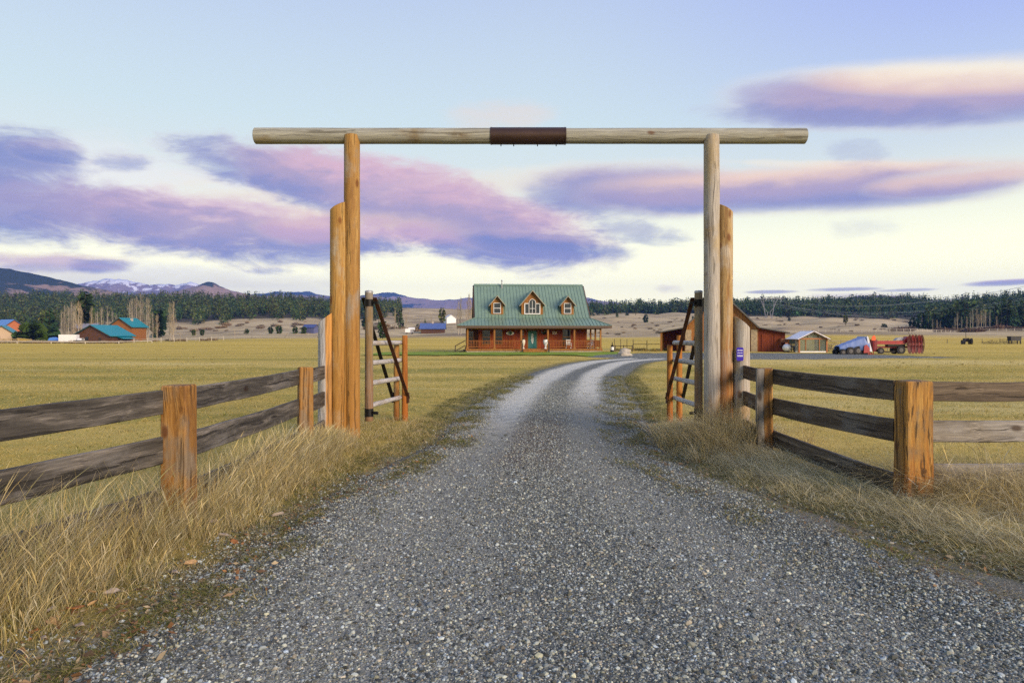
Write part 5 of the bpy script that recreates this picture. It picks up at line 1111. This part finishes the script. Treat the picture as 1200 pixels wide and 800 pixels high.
o=thing('tarp_pile','stack of firewood under a bright blue tarp in the left farmyard','tarp',fat(63,D1-5)); m=MB(); m.prism([(-1.9,1.0),(1.9,1.0),(1.4,2.0),(.3,2.4),(-1.2,2.1)],-1,1); m.build('tarp',plain('bright_blue_tarp',(.08,.22,.62),.5,0,.15),o); m=MB(); m.b2((-2,-1,-.2),(2,1,.99)); m.build('log_stack',BRUSH,o)
for i,x in enumerate((40,47,54,69,75)):
    o=twigpile('scrap_heap',('dull heap of farm scrap right of the dark round evergreen','brown heap of pallets and scrap left of the blue tarp','low grey heap of scrap just left of the blue tarp','dark heap of scrap at the left end of the white trailer','small dark heap below the white trailer')[i],'scrap heap',fat(x,D1-10),2.2,1.5,90,plain('scrap%d'%(i%2),((.16,.13,.11),(.22,.15,.09))[i%2],.8,0,.4,3),40+i)
hr=thing('hay_wagon','yellow ochre hay wagon in the yard at the far left','wagon',fat(28,D1-14),R(3)); m=MB(); m.prism([(-2.2,.9),(3.2,.6),(2.4,1.5),(-2.0,2.0)],-1,1); m.build('bed',plain('ochre_paint',(.36,.25,.05),.6,0,.25),hr)
for x in(-1.2,1.4):
    for y in(-.9,.9): wheel(hr,x,y,.4,.4,.2)
postrail('corral_rails','ochre rails of a stock pen at the far left edge',[(px(-30,D1-18),D1-18),(px(22,D1-18),D1-18)],3.0,1.9,(1.0,1.6),plain('ochre_rail',(.40,.29,.12),.7),.25,.22)
postrail('pipe_fence','long pale pipe rail fence along the near side of the left farmyard',[(px(-60,255),255),(px(60,256),256),(px(178,262),262)],13,.9,(.75,),PALEP,.30,.32)
postrail('white_post_fence','row of pale posts with wire right of the orange log house',[(px(157,268),268),(px(262,290),290)],4.6,1.75,(1.4,),PALEP,.24,.06)
# mid distance cottage with a blue roof
MD=430
mc=gable('log_cottage','log cottage with blue metal roof left of the farmhouse','cottage',fat(494,MD),R(-88),8.5,14.5,3.2,6.2,plain('deep_blue_roof',(.085,.13,.30),.45,.1,.15,1),LOGW,.9,(),False)
m=MB(); m.b2((-4.4,2.5,.5),(-4.26,4.0,2.4)); m.b2((-4.4,6.2,.5),(-4.26,9,2.4)); m.build('window',GLASS,mc); m=MB(); m.b2((-4.45,9.4,-.3),(-4.27,14.3,3.0)); m.build('porch_boarding',LOGO,mc)
m=MB(); m.b2((-.6,6.6,5.6),(.4,7.6,7.4)); m.build('chimney',STONE_F,mc)
gable('white_barn','small white outbuilding on the hill behind the log cottage','shed',fat(529,640),R(20),9,11,5.5,8.5,plain('white_roof2',(.6,.6,.6),.5),WHITE,.4,(),False)
gable('blue_shed','small dark blue shed at the foot of the hill left of the gatepost','shed',fat(371,MD+20),R(70),6,9,4,6,plain('navy_roof',(.05,.07,.20),.5),plain('navy_wall',(.09,.10,.20),.7),.4,(),False)
tk=thing('white_truck','white flatbed truck parked in the field left of the blue roofed cottage','truck',fat(479,MD-8),R(8)); m=MB(); m.b2((-2.2,-1.1,1.0),(1.0,1.1,3.2)); m.build('body',WHITE,tk); m=MB(); m.prism([(1.05,.9),(3.0,.9),(3.0,1.7),(2.4,2.6),(1.05,2.6)],-1,1); m.build('cab',plain('cab_grey',(.25,.25,.27),.5),tk)
for x in(-1.3,2.2):
    for y in(-1,1): wheel(tk,x,y,.5,.5,.3)
ps=thing('propane_tank','white fuel tank lying behind the white flatbed truck','tank',fat(482.5,MD+14)); m=MB(); m.tube((-2,0,1.5),(2,0,1.5),.95,.95,14); m.build('vessel',WHITE,ps,smooth=True); m=MB(); m.b2((-1.3,-.5,-.2),(-1,.5,.8)); m.b2((1,-.5,-.2),(1.3,.5,.8)); m.build('cradle',BLACK,ps)
# long white fence across the right-hand valley
wf=postrail('white_fence','long white paddock fence across the valley at the foot of the right hills',[(px(880,372),372),(px(985,372),372),(px(1075,380),380),(px(1140,400),400),(px(1260,385),385)],4.2,1.6,(1.3,.55),PALEP,.30,.16)
postrail('wire_fence','dark wire fence crossing the right meadow behind the red implement',[(px(1070,185),185),(px(1235,178),178)],9,1.1,(1.0,),DARKP,.15,.06)
postrail('meadow_fence','thin dark fence along the far edge of the left meadow',[(px(215,330),330),(px(372,345),345)],14,1.2,(1.1,),DARKP,.18,.07)
# power pylon and wires
PYL=plain('pylon_steel',(.20,.20,.22),.5,.1,.1)
def pylon(loc,lb,rz):
    o=thing('power_pylon',lb,'pylon',loc,rz); m=MB(); T=lambda a,b,r=.22: m.tube(a,b,r,r,4)
    for y in(-1.2,1.2):
        for s in(-1,1):
            T((s*2.6,y*1.6,-1),(s*4.2,y,9.5)); T((s*2.6,y*1.6,-1),(s*.9,y,5.5)); T((s*.9,y,5.5),(s*4.2,y,9.5),.15)
            T((s*4.2,y,9.5),(s*7.5,y*.5,18)); T((s*4.2,y,9.5),(s*4.6,y*.5,18),.15); T((s*7.5,y*.5,18),(s*4.6,y*.5,18))
            for q in range(3): T((s*(4.2+.9*q),y,9.5+2.6*q),(s*(4.4+.1*q),y,12+2*q),.1)
    m.build('legs',PYL,o)
    m=MB()
    for y in(-.6,.6): m.tube((-13,y,18),(13,y,18),.42,.42,4); m.tube((-13,y,18),(-7,y,19.6),.15,.15,4); m.tube((13,y,18),(7,y,19.6),.15,.15,4); m.tube((-7,y,19.6),(7,y,19.6),.15,.15,4)
    for i in range(13): x=-12+2*i; m.tube((x,-.6,18),(x+2,.6,18 if abs(x)>7 else 19.4),.1,.1,4)
    m.build('crossarm',PYL,o)
    for x in(-11,0,11): m=MB(); [m.tube((x,0,17.8-.5*i),(x,0,17.5-.5*i),.28,.28,6) for i in range(5)]; m.build('insulator',STEEL,o)
    return o
PD=712; pX=px(901,PD); pyl_=pylon((pX,PD,z1(pX,PD)),'grey steel lattice pylon standing above the pines right of the gatepost',R(-12)); pyl_.scale=(1.12,1.12,1.12)
pz0=z1(pX,PD); e1=(px(1330,420),420,pz(330,420))
WIRE=plain('wire_metal',(.50,.50,.50),.4,.3,.1)
for i,(dx_,z0,ze) in enumerate(((-10,15,-1),(0,15,3),(10,15,6),(-7,19.6,12),(7,19.6,15),(11,15.4,-5))):
    m=MB(); a=Vector((pX+dx_*.94,PD+dx_*.34,pz0+z0)); b=Vector((e1[0]+dx_*.9,e1[1]+dx_*.4,e1[2]+ze)); n=24
    P=[a.lerp(b,k/n)-Vector((0,0,20*4*(k/n)*(1-k/n)*.8)) for k in range(n+1)]
    for p,q in zip(P[:-1],P[1:]): m.tube(p,q,.085,.085,4,caps=False)
    o=m.build('power_line',WIRE); tag(o,'thin pale power line sagging from the pylon in front of the right forest','power line','power lines on the right')
# ------------------------------------------------------------------ trees
def leafmat(name,rough=.85):
    t=NT(name); tc=t.attr('tint'); oi=t.n('ObjectInfo').outputs['Random']
    c=t.mix(1.0,tc,t.ramp(oi,[(0,(.72,.80,.78,1)),(.5,(1,1,1,1)),(1,(1.25,1.12,.85,1))]),'MULTIPLY')
    return t.done(c,rough,0,.12)
NEEDLE=leafmat('conifer_needles'); BARK=plain('bark',(.12,.085,.06),.9,0,.3,4); PALEBARK=plain('pale_bark',(.36,.31,.235),.85,0,.25,4); TWIG=leafmat('bare_twigs')
def conifer_arrays(rg,H,rad,base,n_tier,n_br,pal,shape='fir',drop=.35):
    """drooping sprays spread through the crown volume; returns quads, tints"""
    V=[];C=[]
    for k in range(n_tier):
        t=(k+rg.random()*.7)/n_tier; z=H*(base+(1-base)*t)
        if shape=='fir': r=rad*(1-t)**.85*(1 if t>.06 else .75)+.03*rad
        elif shape=='pine': r=rad*math.sin(math.pi*min(1,.22+.78*(1-t)))**.7*(.55+.45*rg.random())
        else: r=rad*math.sqrt(max(0,1-(2*t-.85)**2/1.35))*(.8+.2*rg.random())
        nb=max(3,int(n_br*(.45+.55*r/rad)))
        a0=rg.random()*6.28
        for i in range(nb):
            a=a0+6.283*i/nb+rg.gauss(0,.25); l=r*rg.uniform(.6,1.18); wd=l*rg.uniform(.24,.42)+.10*rad; dz=-drop*l*rg.uniform(.4,1.3) if shape=='fir' else l*rg.uniform(-.25,.30)
            ca,sa=math.cos(a),math.sin(a); i0=l*rg.uniform(.02,.25); zc=z+rg.gauss(0,H*.008); tw=rg.uniform(-.35,.35)*wd
            ro=rg.uniform(-1.35,1.35); wt=wd*math.cos(ro); wz=wd*math.sin(ro)*.95
            p0=(ca*i0,sa*i0,zc); p1=(ca*l*.62-sa*wt,sa*l*.62+ca*wt,zc+dz*.55+wz); p2=(ca*l,sa*l,zc+dz); p3=(ca*l*.62+sa*wt,sa*l*.62-ca*wt,zc+dz*.55-wz)
            V += [p0,p1,p2,p3]; c=pal[rg.randrange(len(pal))]; v=rg.uniform(.65,1.3); C += [(c[0]*v,c[1]*v,c[2]*v,1)]*4
    return V,C
PALF=[(.028,.060,.020),(.038,.076,.024),(.052,.088,.026),(.024,.048,.024)]; PALP=[(.055,.085,.024),(.075,.105,.028),(.040,.065,.022),(.090,.10,.034)]; PALR=[(.035,.070,.015),(.050,.09,.018),(.025,.05,.014)]
def conifer_mesh(seed,H,rad,base,nt,nb,pal,shape,trunk_r):
    rg=random.Random(seed); V,C=conifer_arrays(rg,H,rad,base,nt,nb,pal,shape); n=len(V)//4; Fq=[(4*i,4*i+1,4*i+2,4*i+3) for i in range(n)]
    return V,C,Fq
def small_tree(name,seed,H,rad,base,nt,nb,pal,shape,tr=.16):
    V,C,Fq=conifer_mesh(seed,H,rad,base,nt,nb,pal,shape,tr); mi=[0]*len(Fq); b=len(V)
    for k,(z,r) in enumerate(((-1.0,tr*1.3),(H*.93,tr*.15))): V += [(r*math.cos(a*1.2566),r*math.sin(a*1.2566),z) for a in range(5)]; C += [(.1,.08,.06,1)]*5
    Fq += [(b+i,b+(i+1)%5,b+5+(i+1)%5,b+5+i) for i in range(5)]; mi += [1]*5
    o=np_mesh(name,np.array(V),np.array(Fq),[NEEDLE,BARK],{'tint':('FLOAT_COLOR',np.array(C))},mindex=mi); return o
def big_tree(name,lb,cat,loc,seed,H,rad,base,nt,nb,pal,shape,tr,group=None,rz=0,bark=None):
    o=thing(name,lb,cat,loc,rz,group); V,C,Fq=conifer_mesh(seed,H,rad,base,nt,nb,pal,shape,tr)
    np_mesh('crown',np.array(V),np.array(Fq),NEEDLE,{'tint':('FLOAT_COLOR',np.array(C))},parent=o)
    m=MB(); m.tube((0,0,-1),(0,0,H*.5),tr*1.15,tr*.7,8); m.tube((0,0,H*.5),(0,0,H*.95),tr*.7,tr*.1,8)
    rg=random.Random(seed+1)
    for k in range(10): z=H*(base*.8+(1-base)*rg.random()*.8); a=rg.random()*6.28; l=rad*.6*(1-(z/H)); m.tube((0,0,z),(math.cos(a)*l,math.sin(a)*l,z+l*.1),tr*.25,tr*.06,4)
    m.build('trunk',bark or BARK,o,smooth=True); return o
def lattice_free(n,rng,minsep,fn):
    out=[]; grid={}
    tries=0
    while len(out)<n and tries<n*30:
        tries+=1; x,y=fn()
        gx,gy=int(x//minsep),int(y//minsep)
        if any((x-a)**2+(y-b)**2<minsep**2 for i in(-1,0,1) for j in(-1,0,1) for a,b in grid.get((gx+i,gy+j),())): continue
        grid.setdefault((gx,gy),[]).append((x,y)); out.append((x,y))
    return out
frg=random.Random(99)
# forest belts: (columns x0..x1, near depth at each end, far depth)
def lerp(a,b,t): return a+(b-a)*t
def left_belt():
    x=frg.uniform(-120,470); t=max(0,min(1,(x-200)/270)); near=lerp(690,760,t)+18*math.sin(x*.07)+ (30*math.sin(x*.21)); 
    if x<120: near-=120
    d=near+(1080-near)*frg.random()**.8
    if x>430 and frg.random()<.35: return left_belt()
    return px(x,d),d
def right_belt():
    x=frg.uniform(688,1330)
    if x<830: near=830+20*math.sin(x*.08)
    elif x<1085: near=735+15*math.sin(x*.06)
    else: near=lerp(470,430,(x-1085)/200)+22*math.sin(x*.11)
    far=1080 if x<1085 else 1000
    d=near+(far-near)*frg.random()**(.7 if x<1085 else 1.25)
    if x<850 and frg.random()<.35: return right_belt()
    return px(x,d),d
LBELT=lattice_free(3300,frg,4.4,left_belt); RBELT=lattice_free(3600,frg,4.4,right_belt)
WARM=lambda P:[(r*1.25,g*1.15,b*1.05) for r,g,b in P]
COOL=lambda P:[(r*.78,g*.92,b*1.05) for r,g,b in P]
PROS=[[small_tree('conifer',200+i+sid*20,1.0,rad,.10,16,8,tone(pal),sh,.018) for i,(rad,pal,sh) in enumerate(((.20,PALF,'fir'),(.24,PALF,'fir'),(.18,PALF,'fir'),(.23,PALP,'fir'),(.24,PALP,'pine'),(.22,PALP,'pine')))] for sid,tone in enumerate((WARM,COOL))]
def forest(pts,n_ind,lab,grp,stuff_name,stuff_lab,hmin,hmax,PRO,tone):
    first=set(range(len(PRO)))
    pts=sorted(pts,key=lambda p:p[1]); ind=pts[:n_ind] if n_ind else []; rest=pts[n_ind:]
    ind.sort(key=lambda p:p[0])
    for i,(x,y) in enumerate(ind):
        k=frg.randrange(len(PRO)); h=frg.uniform(hmin,hmax)*(1.12 if frg.random()<.15 else 1); p=PRO[k]
        if k in first: o=p; first.discard(k)
        else: o=p.copy(); COL.objects.link(o)
        o.location=(x,y,z1(x,y)); s=h; w_=frg.uniform(.85,1.2); o.scale=(s*w_,s*w_,s); o.rotation_euler=(0,0,frg.uniform(0,6.28)); tag(o,lab,'tree',grp)
    Vs=[];Cs=[];n0=0
    sm=[conifer_arrays(random.Random(300+i),1.0,rad,.08,10,6,tone(pal),sh) for i,(rad,pal,sh) in enumerate(((.20,PALF,'fir'),(.24,PALF,'fir'),(.18,PALF,'fir'),(.23,PALP,'fir'),(.25,PALP,'pine')))]
    sm=[(np.array(a),np.array(b)) for a,b in sm]
    X=np.array([p[0] for p in rest]);Y=np.array([p[1] for p in rest]);Z=zg(X,Y)
    for x,y,z in zip(X,Y,Z):
        a,b=sm[frg.randrange(5)]; h=frg.uniform(hmin,hmax)*(1.15 if frg.random()<.12 else 1); th=frg.uniform(0,6.28); c,s=math.cos(th),math.sin(th); w_=h*frg.uniform(.85,1.2)
        Vs.append(np.stack([(a[:,0]*c-a[:,1]*s)*w_+x,(a[:,0]*s+a[:,1]*c)*w_+y,a[:,2]*h+z],1)); q=b.copy(); q[:,:3]*=frg.uniform(.75,1.3); q[:,0]*=frg.uniform(.9,1.25); Cs.append(q)
    V=np.concatenate(Vs); o=np_mesh(stuff_name,V,np.arange(len(V)).reshape(-1,4),NEEDLE,{'tint':('FLOAT_COLOR',np.concatenate(Cs))}); tag(o,stuff_lab,'forest',kind='stuff')
forest(LBELT,110,'dark green conifer along the lower edge of the forest belt across the left hills','conifers fronting the left forest','hillside_forest','dense dark conifer forest covering the left hillside',12.5,18.5,PROS[0],WARM)
forest(RBELT,110,'tall dark green conifer along the front of the forest on the right hills','conifers fronting the right forest','ridge_forest','dense blue green conifer forest along the right ridge',13,19.5,PROS[1],COOL)
# lone conifers and shrubs on the pastures
young=[(227,395,3.4),(237,396,3.6),(289,440,4.2),(317,440,4.6),(327,442,5.4),(346,445,4.8),(356,446,5.0)]
yp=big_tree('young_evergreen','small round dark evergreen, one of those dotted along the foot of the left hills','tree',fat(young[0][0],young[0][1],.4),21,1.0,.48,.06,9,9,PALR,'round',.05,'small evergreens below the left hills')
for i,(x,d,h) in enumerate(young):
    X=px(x,d)
    if i==0: yp.scale=(h,h,h)
    else: dup(yp,(X,d,z1(X,d)),i*1.3,h)
lone=[(448,610,12,0),(444,560,9,0),(467,560,17,1),(471,565,15,0),(489.5,600,5,2),(498,470,10.5,0),(723,700,9,0),(757,640,8,2),(991,520,9,1),(1035,520,4.5,2),(1037.5,524,4.2,2),(1069,480,8,2),(430,520,13,2),(925,640,4,2),(812,690,3.5,2),(1080,455,11,2),(1088,448,14,0),(735,760,11,0),(745,770,12,1)]
lab=['narrow dark fir standing alone on the open hillside','open crowned pine standing alone on the open hillside','rounded dark evergreen standing alone on the open hillside']
lp_=[big_tree('lone_conifer',lab[0],'tree',(0,0,0),51,1.0,.22,.05,18,9,PALF,'fir',.02,'lone firs on the hillsides'),big_tree('lone_pine',lab[1],'tree',(0,0,0),52,1.0,.26,.18,14,8,PALP,'pine',.022,'lone pines on the hillsides'),big_tree('lone_evergreen',lab[2],'tree',(0,0,0),53,1.0,.42,.06,11,10,PALF,'round',.03,'lone rounded evergreens on the hillsides')]
used=set()
for i,(x,d,h,k) in enumerate(lone):
    X=px(x,d); L_=(X,d,z1(X,d))
    if k not in used: used.add(k); lp_[k].location=L_; lp_[k].scale=(h,h,h)
    else: dup(lp_[k],L_,i*.9,h)
big_tree('ponderosa_pine','tall ragged pine with bare lower trunk behind the log cottage','tree',fat(518,500),61,17,3.6,.18,17,8,PALP,'pine',.38)
big_tree('tall_conifer','tallest dark conifer, behind the poplars at the left farm','tree',fat(100,350),62,26,5.6,.10,26,11,PALF,'round',.5)
big_tree('old_spruce','broad dark spruce left of the bare poplar grove','tree',fat(58,345),63,18,6.2,.04,22,12,PALF,'fir',.4)
big_tree('old_spruce','leaning twin of dark spruces left of the bare poplars, slimmer one','tree',fat(50,352),64,16,4.8,.05,20,11,PALP,'fir',.4)
big_tree('round_evergreen','low wide bright green evergreen right of the cream cottage','tree',fat(38,300),65,8.2,6.2,.03,16,16,PALR,'round',.35)
big_tree('round_evergreen','small dark round bush against the cream cottage wall','tree',fat(21,296),66,4.6,3.0,.03,11,12,PALF,'round',.25)
big_tree('dark_pine','dark bushy pine right of the orange log house','tree',fat(186,400),67,17,5.5,.06,18,11,PALF,'round',.4)
big_tree('dark_pine','slender dark pine left of the far spruces','tree',fat(27,380),68,14,4.6,.08,17,9,PALP,'fir',.3)
big_tree('green_tree','bright green round tree just right of the left gatepost','tree',fat(448.5,330),69,8.5,3.0,.05,14,10,PALR,'round',.3)
# bare poplars
def poplar(seed,H,spread,n=54,pal=((.29,.25,.18),(.36,.31,.23),(.23,.19,.135))):
    rg=random.Random(seed); T=MB(); T.tube((0,0,-.03*H),(0,0,H*.5),.016*H,.009*H,5); T.tube((0,0,H*.5),(0,0,H*.98),.009*H,.002*H,5)
    V=[];C=[]
    def rib(a,b,w):
        d=(b-a); s=d.cross(Vector((rg.uniform(-1,1),rg.uniform(-1,1),.1))).normalized()*w; c=pal[rg.randrange(len(pal))]; v=rg.uniform(.7,1.25)
        V.extend([a-s,a+s,b+s*.3,b-s*.3]); C.extend([(c[0]*v,c[1]*v,c[2]*v,1)]*4)
    for i in range(n):
        t=rg.uniform(.10,.9); a=rg.random()*6.28; z=H*t; l=H*rg.uniform(.12,.30)*(1.1-t); r=spread*H*rg.uniform(.5,1.1)*(1-.55*t)
        p=Vector((0,0,z)); e=Vector((math.cos(a)*r,math.sin(a)*r,z+l*1.4)); mid=p.lerp(e,.5)+Vector((math.cos(a)*r*.12,math.sin(a)*r*.12,-l*.1))
        rib(p,mid,.0032*H); rib(mid,e,.0024*H)
        for k in range(3): q=p.lerp(e,rg.uniform(.35,1)); rib(q,q+Vector((rg.gauss(0,.02),rg.gauss(0,.02),rg.uniform(.05,.11)))*H,.0015*H)
    return T,V,C
def tree_from(name,lb,cat,data,group=None):
    o=thing(name,lb,cat,(0,0,0),0,group); T,V,C=data; T.build('trunk',PALEBARK,o)
    np_mesh('branches',np.array([tuple(v) for v in V]),np.arange(len(V)).reshape(-1,4),TWIG,{'tint':('FLOAT_COLOR',np.array(C))},parent=o); return o
def place(protos,spots,seed):
    rg=random.Random(seed)
    for i,(x,d,h) in enumerate(spots):
        X=px(x,d); L_=(X,d,z1(X,d)); 
        if i<len(protos): o=protos[i]; o.location=L_; o.scale=(h,h,h)
        else: dup(protos[i%len(protos)],L_,rg.random()*6.28,(h*rg.uniform(.85,1.15),h*rg.uniform(.85,1.15),h))
pl_='pale bare poplar in the rows round the left farm'
place([tree_from('bare_poplar',pl_,'tree',poplar(400+i,1.0,.10),'bare poplars at the left farm') for i in range(3)],
 [(72,318,15),(76,322,18),(80,316,17),(84,321,19),(88,318,18),(92,323,20),(75,326,14),(86,314,15),(95,326,17),(107,345,18),(114,346,16),(119,345,18),(126,346,18),(132,347,16),(136,347,14),(152,325,20),(155,327,21),(160,326,22),(165,325,22),(167,328,19),(172,322,21),(174,324,20),(179,330,14),(184,330,13),(199,300,17),(203,302,18),(201,298,12),(112,348,15),(158,330,18),(83,325,18)],1)
place([tree_from('bare_poplar','tall pale bare poplar rising left of the farmhouse roof','tree',poplar(420,1.0,.09),'bare poplars left of the farmhouse')],[(537,400,20),(540,402,22),(549,405,24),(552,404,21),(505,470,14),(463,470,14),(476,455,12)],2)
place([tree_from('bare_aspen','pale bare aspen in the grove at the foot of the right forest','tree',poplar(430+i,1.0,.13),'bare aspens below the right forest') for i in range(2)],
 [(1119,425,8),(1122,428,11),(1127,430,8),(1137,425,11),(1140,428,12),(1145,430,12),(1150,427,11),(1155,431,11),(1160,428,10),(1093,440,7),(1098,440,7),(1168,425,7),(1102,442,6),(1133,432,8),(1147,424,9),(1153,424,9)],3)
place([tree_from('sapling','thin bare sapling on the meadow between the left fence posts and the hills','tree',poplar(440,1.0,.09,22),'bare saplings on the left meadow')],[(275,300,5),(229.5,285,6),(287,345,6.5),(305,290,3),(330,300,2.5),(288,300,2),(362,310,3),(371,300,3.5),(336,330,5),(184,280,6),(211,285,5)],4)
# thickets and scrub
def shrub_data(seed,n,pal):
    rg=random.Random(seed); V=[];C=[]
    for i in range(n):
        a=rg.random()*6.28; r=rg.random()**.6*.9; p=Vector((r*math.cos(a)*.6,r*math.sin(a)*.6,rg.random()*.25)); e=p+Vector((math.cos(a)*.35*rg.random(),math.sin(a)*.35*rg.random(),rg.uniform(.25,.75)*(1.05-r*.6)))
        s=Vector((rg.uniform(-1,1),rg.uniform(-1,1),0)).normalized()*.035; c=pal[rg.randrange(len(pal))]; v=rg.uniform(.7,1.3); V += [p-s,p+s,e+s*.5,e-s*.5]; C += [(c[0]*v,c[1]*v,c[2]*v,1)]*4
    return V,C
def shrub(name,lb,seed,n,pal,group):
    V,C=shrub_data(seed,n,pal); o=np_mesh(name,np.array([tuple(v) for v in V]),np.arange(len(V)).reshape(-1,4),TWIG,{'tint':('FLOAT_COLOR',np.array(C))}); return tag(o,lb,'shrub',group)
def scatter(o,spots,seed):
    rg=random.Random(seed)
    for i,(x,d,h,w_) in enumerate(spots):
        q=o if i==0 else o.copy()
        if i: COL.objects.link(q)
        X=px(x,d); q.location=(X,d,z1(X,d)-.05); q.scale=(w_,w_*.8,h); q.rotation_euler=(0,0,rg.random()*6.28)
srg=random.Random(17)
scatter(shrub('bare_thicket','brown and plum bare thicket along the foot of the right forest',501,260,((.13,.085,.075),(.17,.12,.09),(.10,.065,.06),(.20,.155,.11)),'bare thickets below the right forest'),
 [(1055,395,4.2,6.5),(1064,398,4.6,7),(1047,392,2.8,5)]+[(1100+6.5*i+srg.uniform(-3,3),400+srg.uniform(-8,8),srg.uniform(2.2,4.8),srg.uniform(4,6.5)) for i in range(22)],5)
scatter(shrub('bare_shrub','grey brown bare bush at the hem of the left hillside forest',502,200,((.19,.15,.105),(.25,.195,.13),(.14,.105,.08)),'bare bushes on the left hillside'),
 [(srg.uniform(205,395),srg.uniform(540,690),srg.uniform(1.6,4),srg.uniform(3,7)) for i in range(38)]+[(srg.uniform(425,520),srg.uniform(440,640),srg.uniform(2,4.5),srg.uniform(3,6)) for i in range(26)],6)
scatter(shrub('sage_shrub','low plum grey sage bush on the dun slopes right of the farmhouse',503,160,((.15,.115,.085),(.20,.16,.11),(.12,.095,.07)),'sage bushes on the right slopes'),
 [(srg.uniform(690,1075),srg.uniform(420,730),srg.uniform(1.0,2.2),srg.uniform(1.4,3.8)) for i in range(90)],7)
scatter(shrub('weedy_bush','grey brown weedy bush along the fence of the left farmyard',504,200,((.22,.18,.12),(.28,.22,.14),(.17,.13,.09)),'weedy bushes at the left farmyard'),
 [(srg.uniform(-5,150),srg.uniform(262,275),srg.uniform(.9,1.9),srg.uniform(1.5,3.2)) for i in range(34)]+[(srg.uniform(160,262),srg.uniform(290,310),srg.uniform(.8,1.6),srg.uniform(1.5,3)) for i in range(16)],8)
scatter(shrub('weed_clump','straw coloured weed clump along the paddock fence behind the gravel yard',505,120,((.34,.27,.12),(.28,.22,.08),(.22,.20,.07)),'weed clumps by the gravel yard'),
 [(srg.uniform(722,790),srg.uniform(86,92),srg.uniform(.3,.7),srg.uniform(.5,1.1)) for i in range(24)],9)

# ------------------------------------------------------------------ mountains
def mtmat(name,forest_c,bare_c,snow=0.0,snow_z=(0,1),fz=(0,1)):
    t=NT(name); pos=t.geo(); z=t.n('SeparateXYZ',{0:pos}).outputs[2]; n1=t.noise(t.map(pos,(.0022,.0022,.004)),1,8,.62); n2=t.noise(t.map(pos,(.012,.012,.02)),1,6,.68)
    f=t.math('ADD',n1,t.math('MULTIPLY',t.math('SUBTRACT',n2,.5),.55)); f=t.math('ADD',f,t.rng(z,fz[0],fz[1],-.10,.16))
    c=t.mix(t.rng(f,.47,.55,0,1,True),(*bare_c,1),(*forest_c,1))
    if snow:
        s=t.math('ADD',t.rng(z,snow_z[0],snow_z[1],-.35,.22),t.math('ADD',n1,t.math('MULTIPLY',t.math('SUBTRACT',n2,.5),1.1)))
        c=t.mix(t.math('MULTIPLY',t.rng(s,.50,.60,0,1,True),snow),c,(.78,.78,.80,1))
    return t.done(c,.95,0,.05)
def mountain(lb_seed,D,front,back,crest,mat,rough=.16,foot=6.0):
    xs=np.array([c[0] for c in crest],float); ys=np.array([c[1] for c in crest],float)
    cols=np.linspace(xs[0],xs[-1],int((xs[-1]-xs[0])/2.2)); yy=np.interp(cols,xs,ys); zc=HC+(HZ-yy)/F*D
    rows=np.concatenate([np.linspace(-1,0,26),np.linspace(0,1,8)[1:]]); V=[]
    for t in rows:
        for i,(cx,zz) in enumerate(zip(cols,zc)):
            d=D+(t*front if t<0 else t*back); h=(1+t) if t<0 else (1-t); h=h**1.15 if t<0 else h
            X=(cx-600)/F*(D+.25*(d-D)); nse=mnoise.fractal(Vector((X*.0016,d*.0016,lb_seed)),.9,2.1,6)+.6*(abs(mnoise.noise(Vector((X*.0035,d*.0015,lb_seed+3))))-.3)
            edge=1-abs(h*2-1)**3; jag=mnoise.fractal(Vector((X*.006,0,lb_seed)),.8,2.2,5)*.03
            V.append((X,d,foot+(zz-foot)*max(0,h)*(1+jag*h)+nse*rough*zz*(edge if t<-.02 else .0)))
    k=len(cols); i=np.arange(len(rows)-1)[:,None]*k; j=np.arange(k-1)[None,:]; Q=np.stack([i+j,i+j+1,i+k+j+1,i+k+j],-1).reshape(-1,4)
    return tag(np_mesh('mountains',np.array(V),Q,mat,smooth=True),kind='structure')
MF=(.030,.042,.026); MB_=(.27,.19,.135)
mountain(1,2600,900,600,[(-420,318),(-250,300),(-60,305),(0,313),(15,315),(30,319),(45,322),(60,325),(75,329),(90,333),(110,337),(140,343),(190,352)],mtmat('dark_mountain',MF,MB_,fz=(95,210)),.14)
mountain(2,7500,1500,1200,[(30,352),(60,343),(80,335),(100,331),(112,328),(130,326),(150,329),(165,332),(176,334),(186,332),(196,333),(206,335),(215,331),(224,330),(232,333),(245,337),(290,350)],mtmat('snowy_mountain',MF,(.22,.16,.13),.9,(350,610),(520,620)),.16)
mountain(3,3600,900,700,[(165,356),(190,346),(205,341),(222,338),(235,333),(243,330),(250,331),(258,335),(272,340),(290,344),(312,347),(345,353)],mtmat('brown_hill',MF,MB_,fz=(190,290)),.12)
mountain(4,7000,1600,1200,[(230,356),(270,349),(300,344),(330,342),(345,341),(358,342),(375,345),(400,349),(425,346),(436,344),(450,343),(462,343),(470,345),(485,349),(500,351),(520,351.5),(535,350),(548,349),(600,350),(660,348),(690,349),(700,351),(712,353),(730,356),(760,359),(800,363),(840,368)],mtmat('blue_ridge',MF,(.26,.19,.15),.5,(330,560),(380,430)),.13)
mountain(5,2900,700,600,[(900,368),(930,362),(960,356),(975,352),(990,349),(1005,347),(1030,346.5),(1045,347),(1060,347),(1075,350),(1110,352),(1200,348),(1330,342),(1500,340)],mtmat('right_hill',MF,(.26,.19,.16),fz=(120,190)),.10)
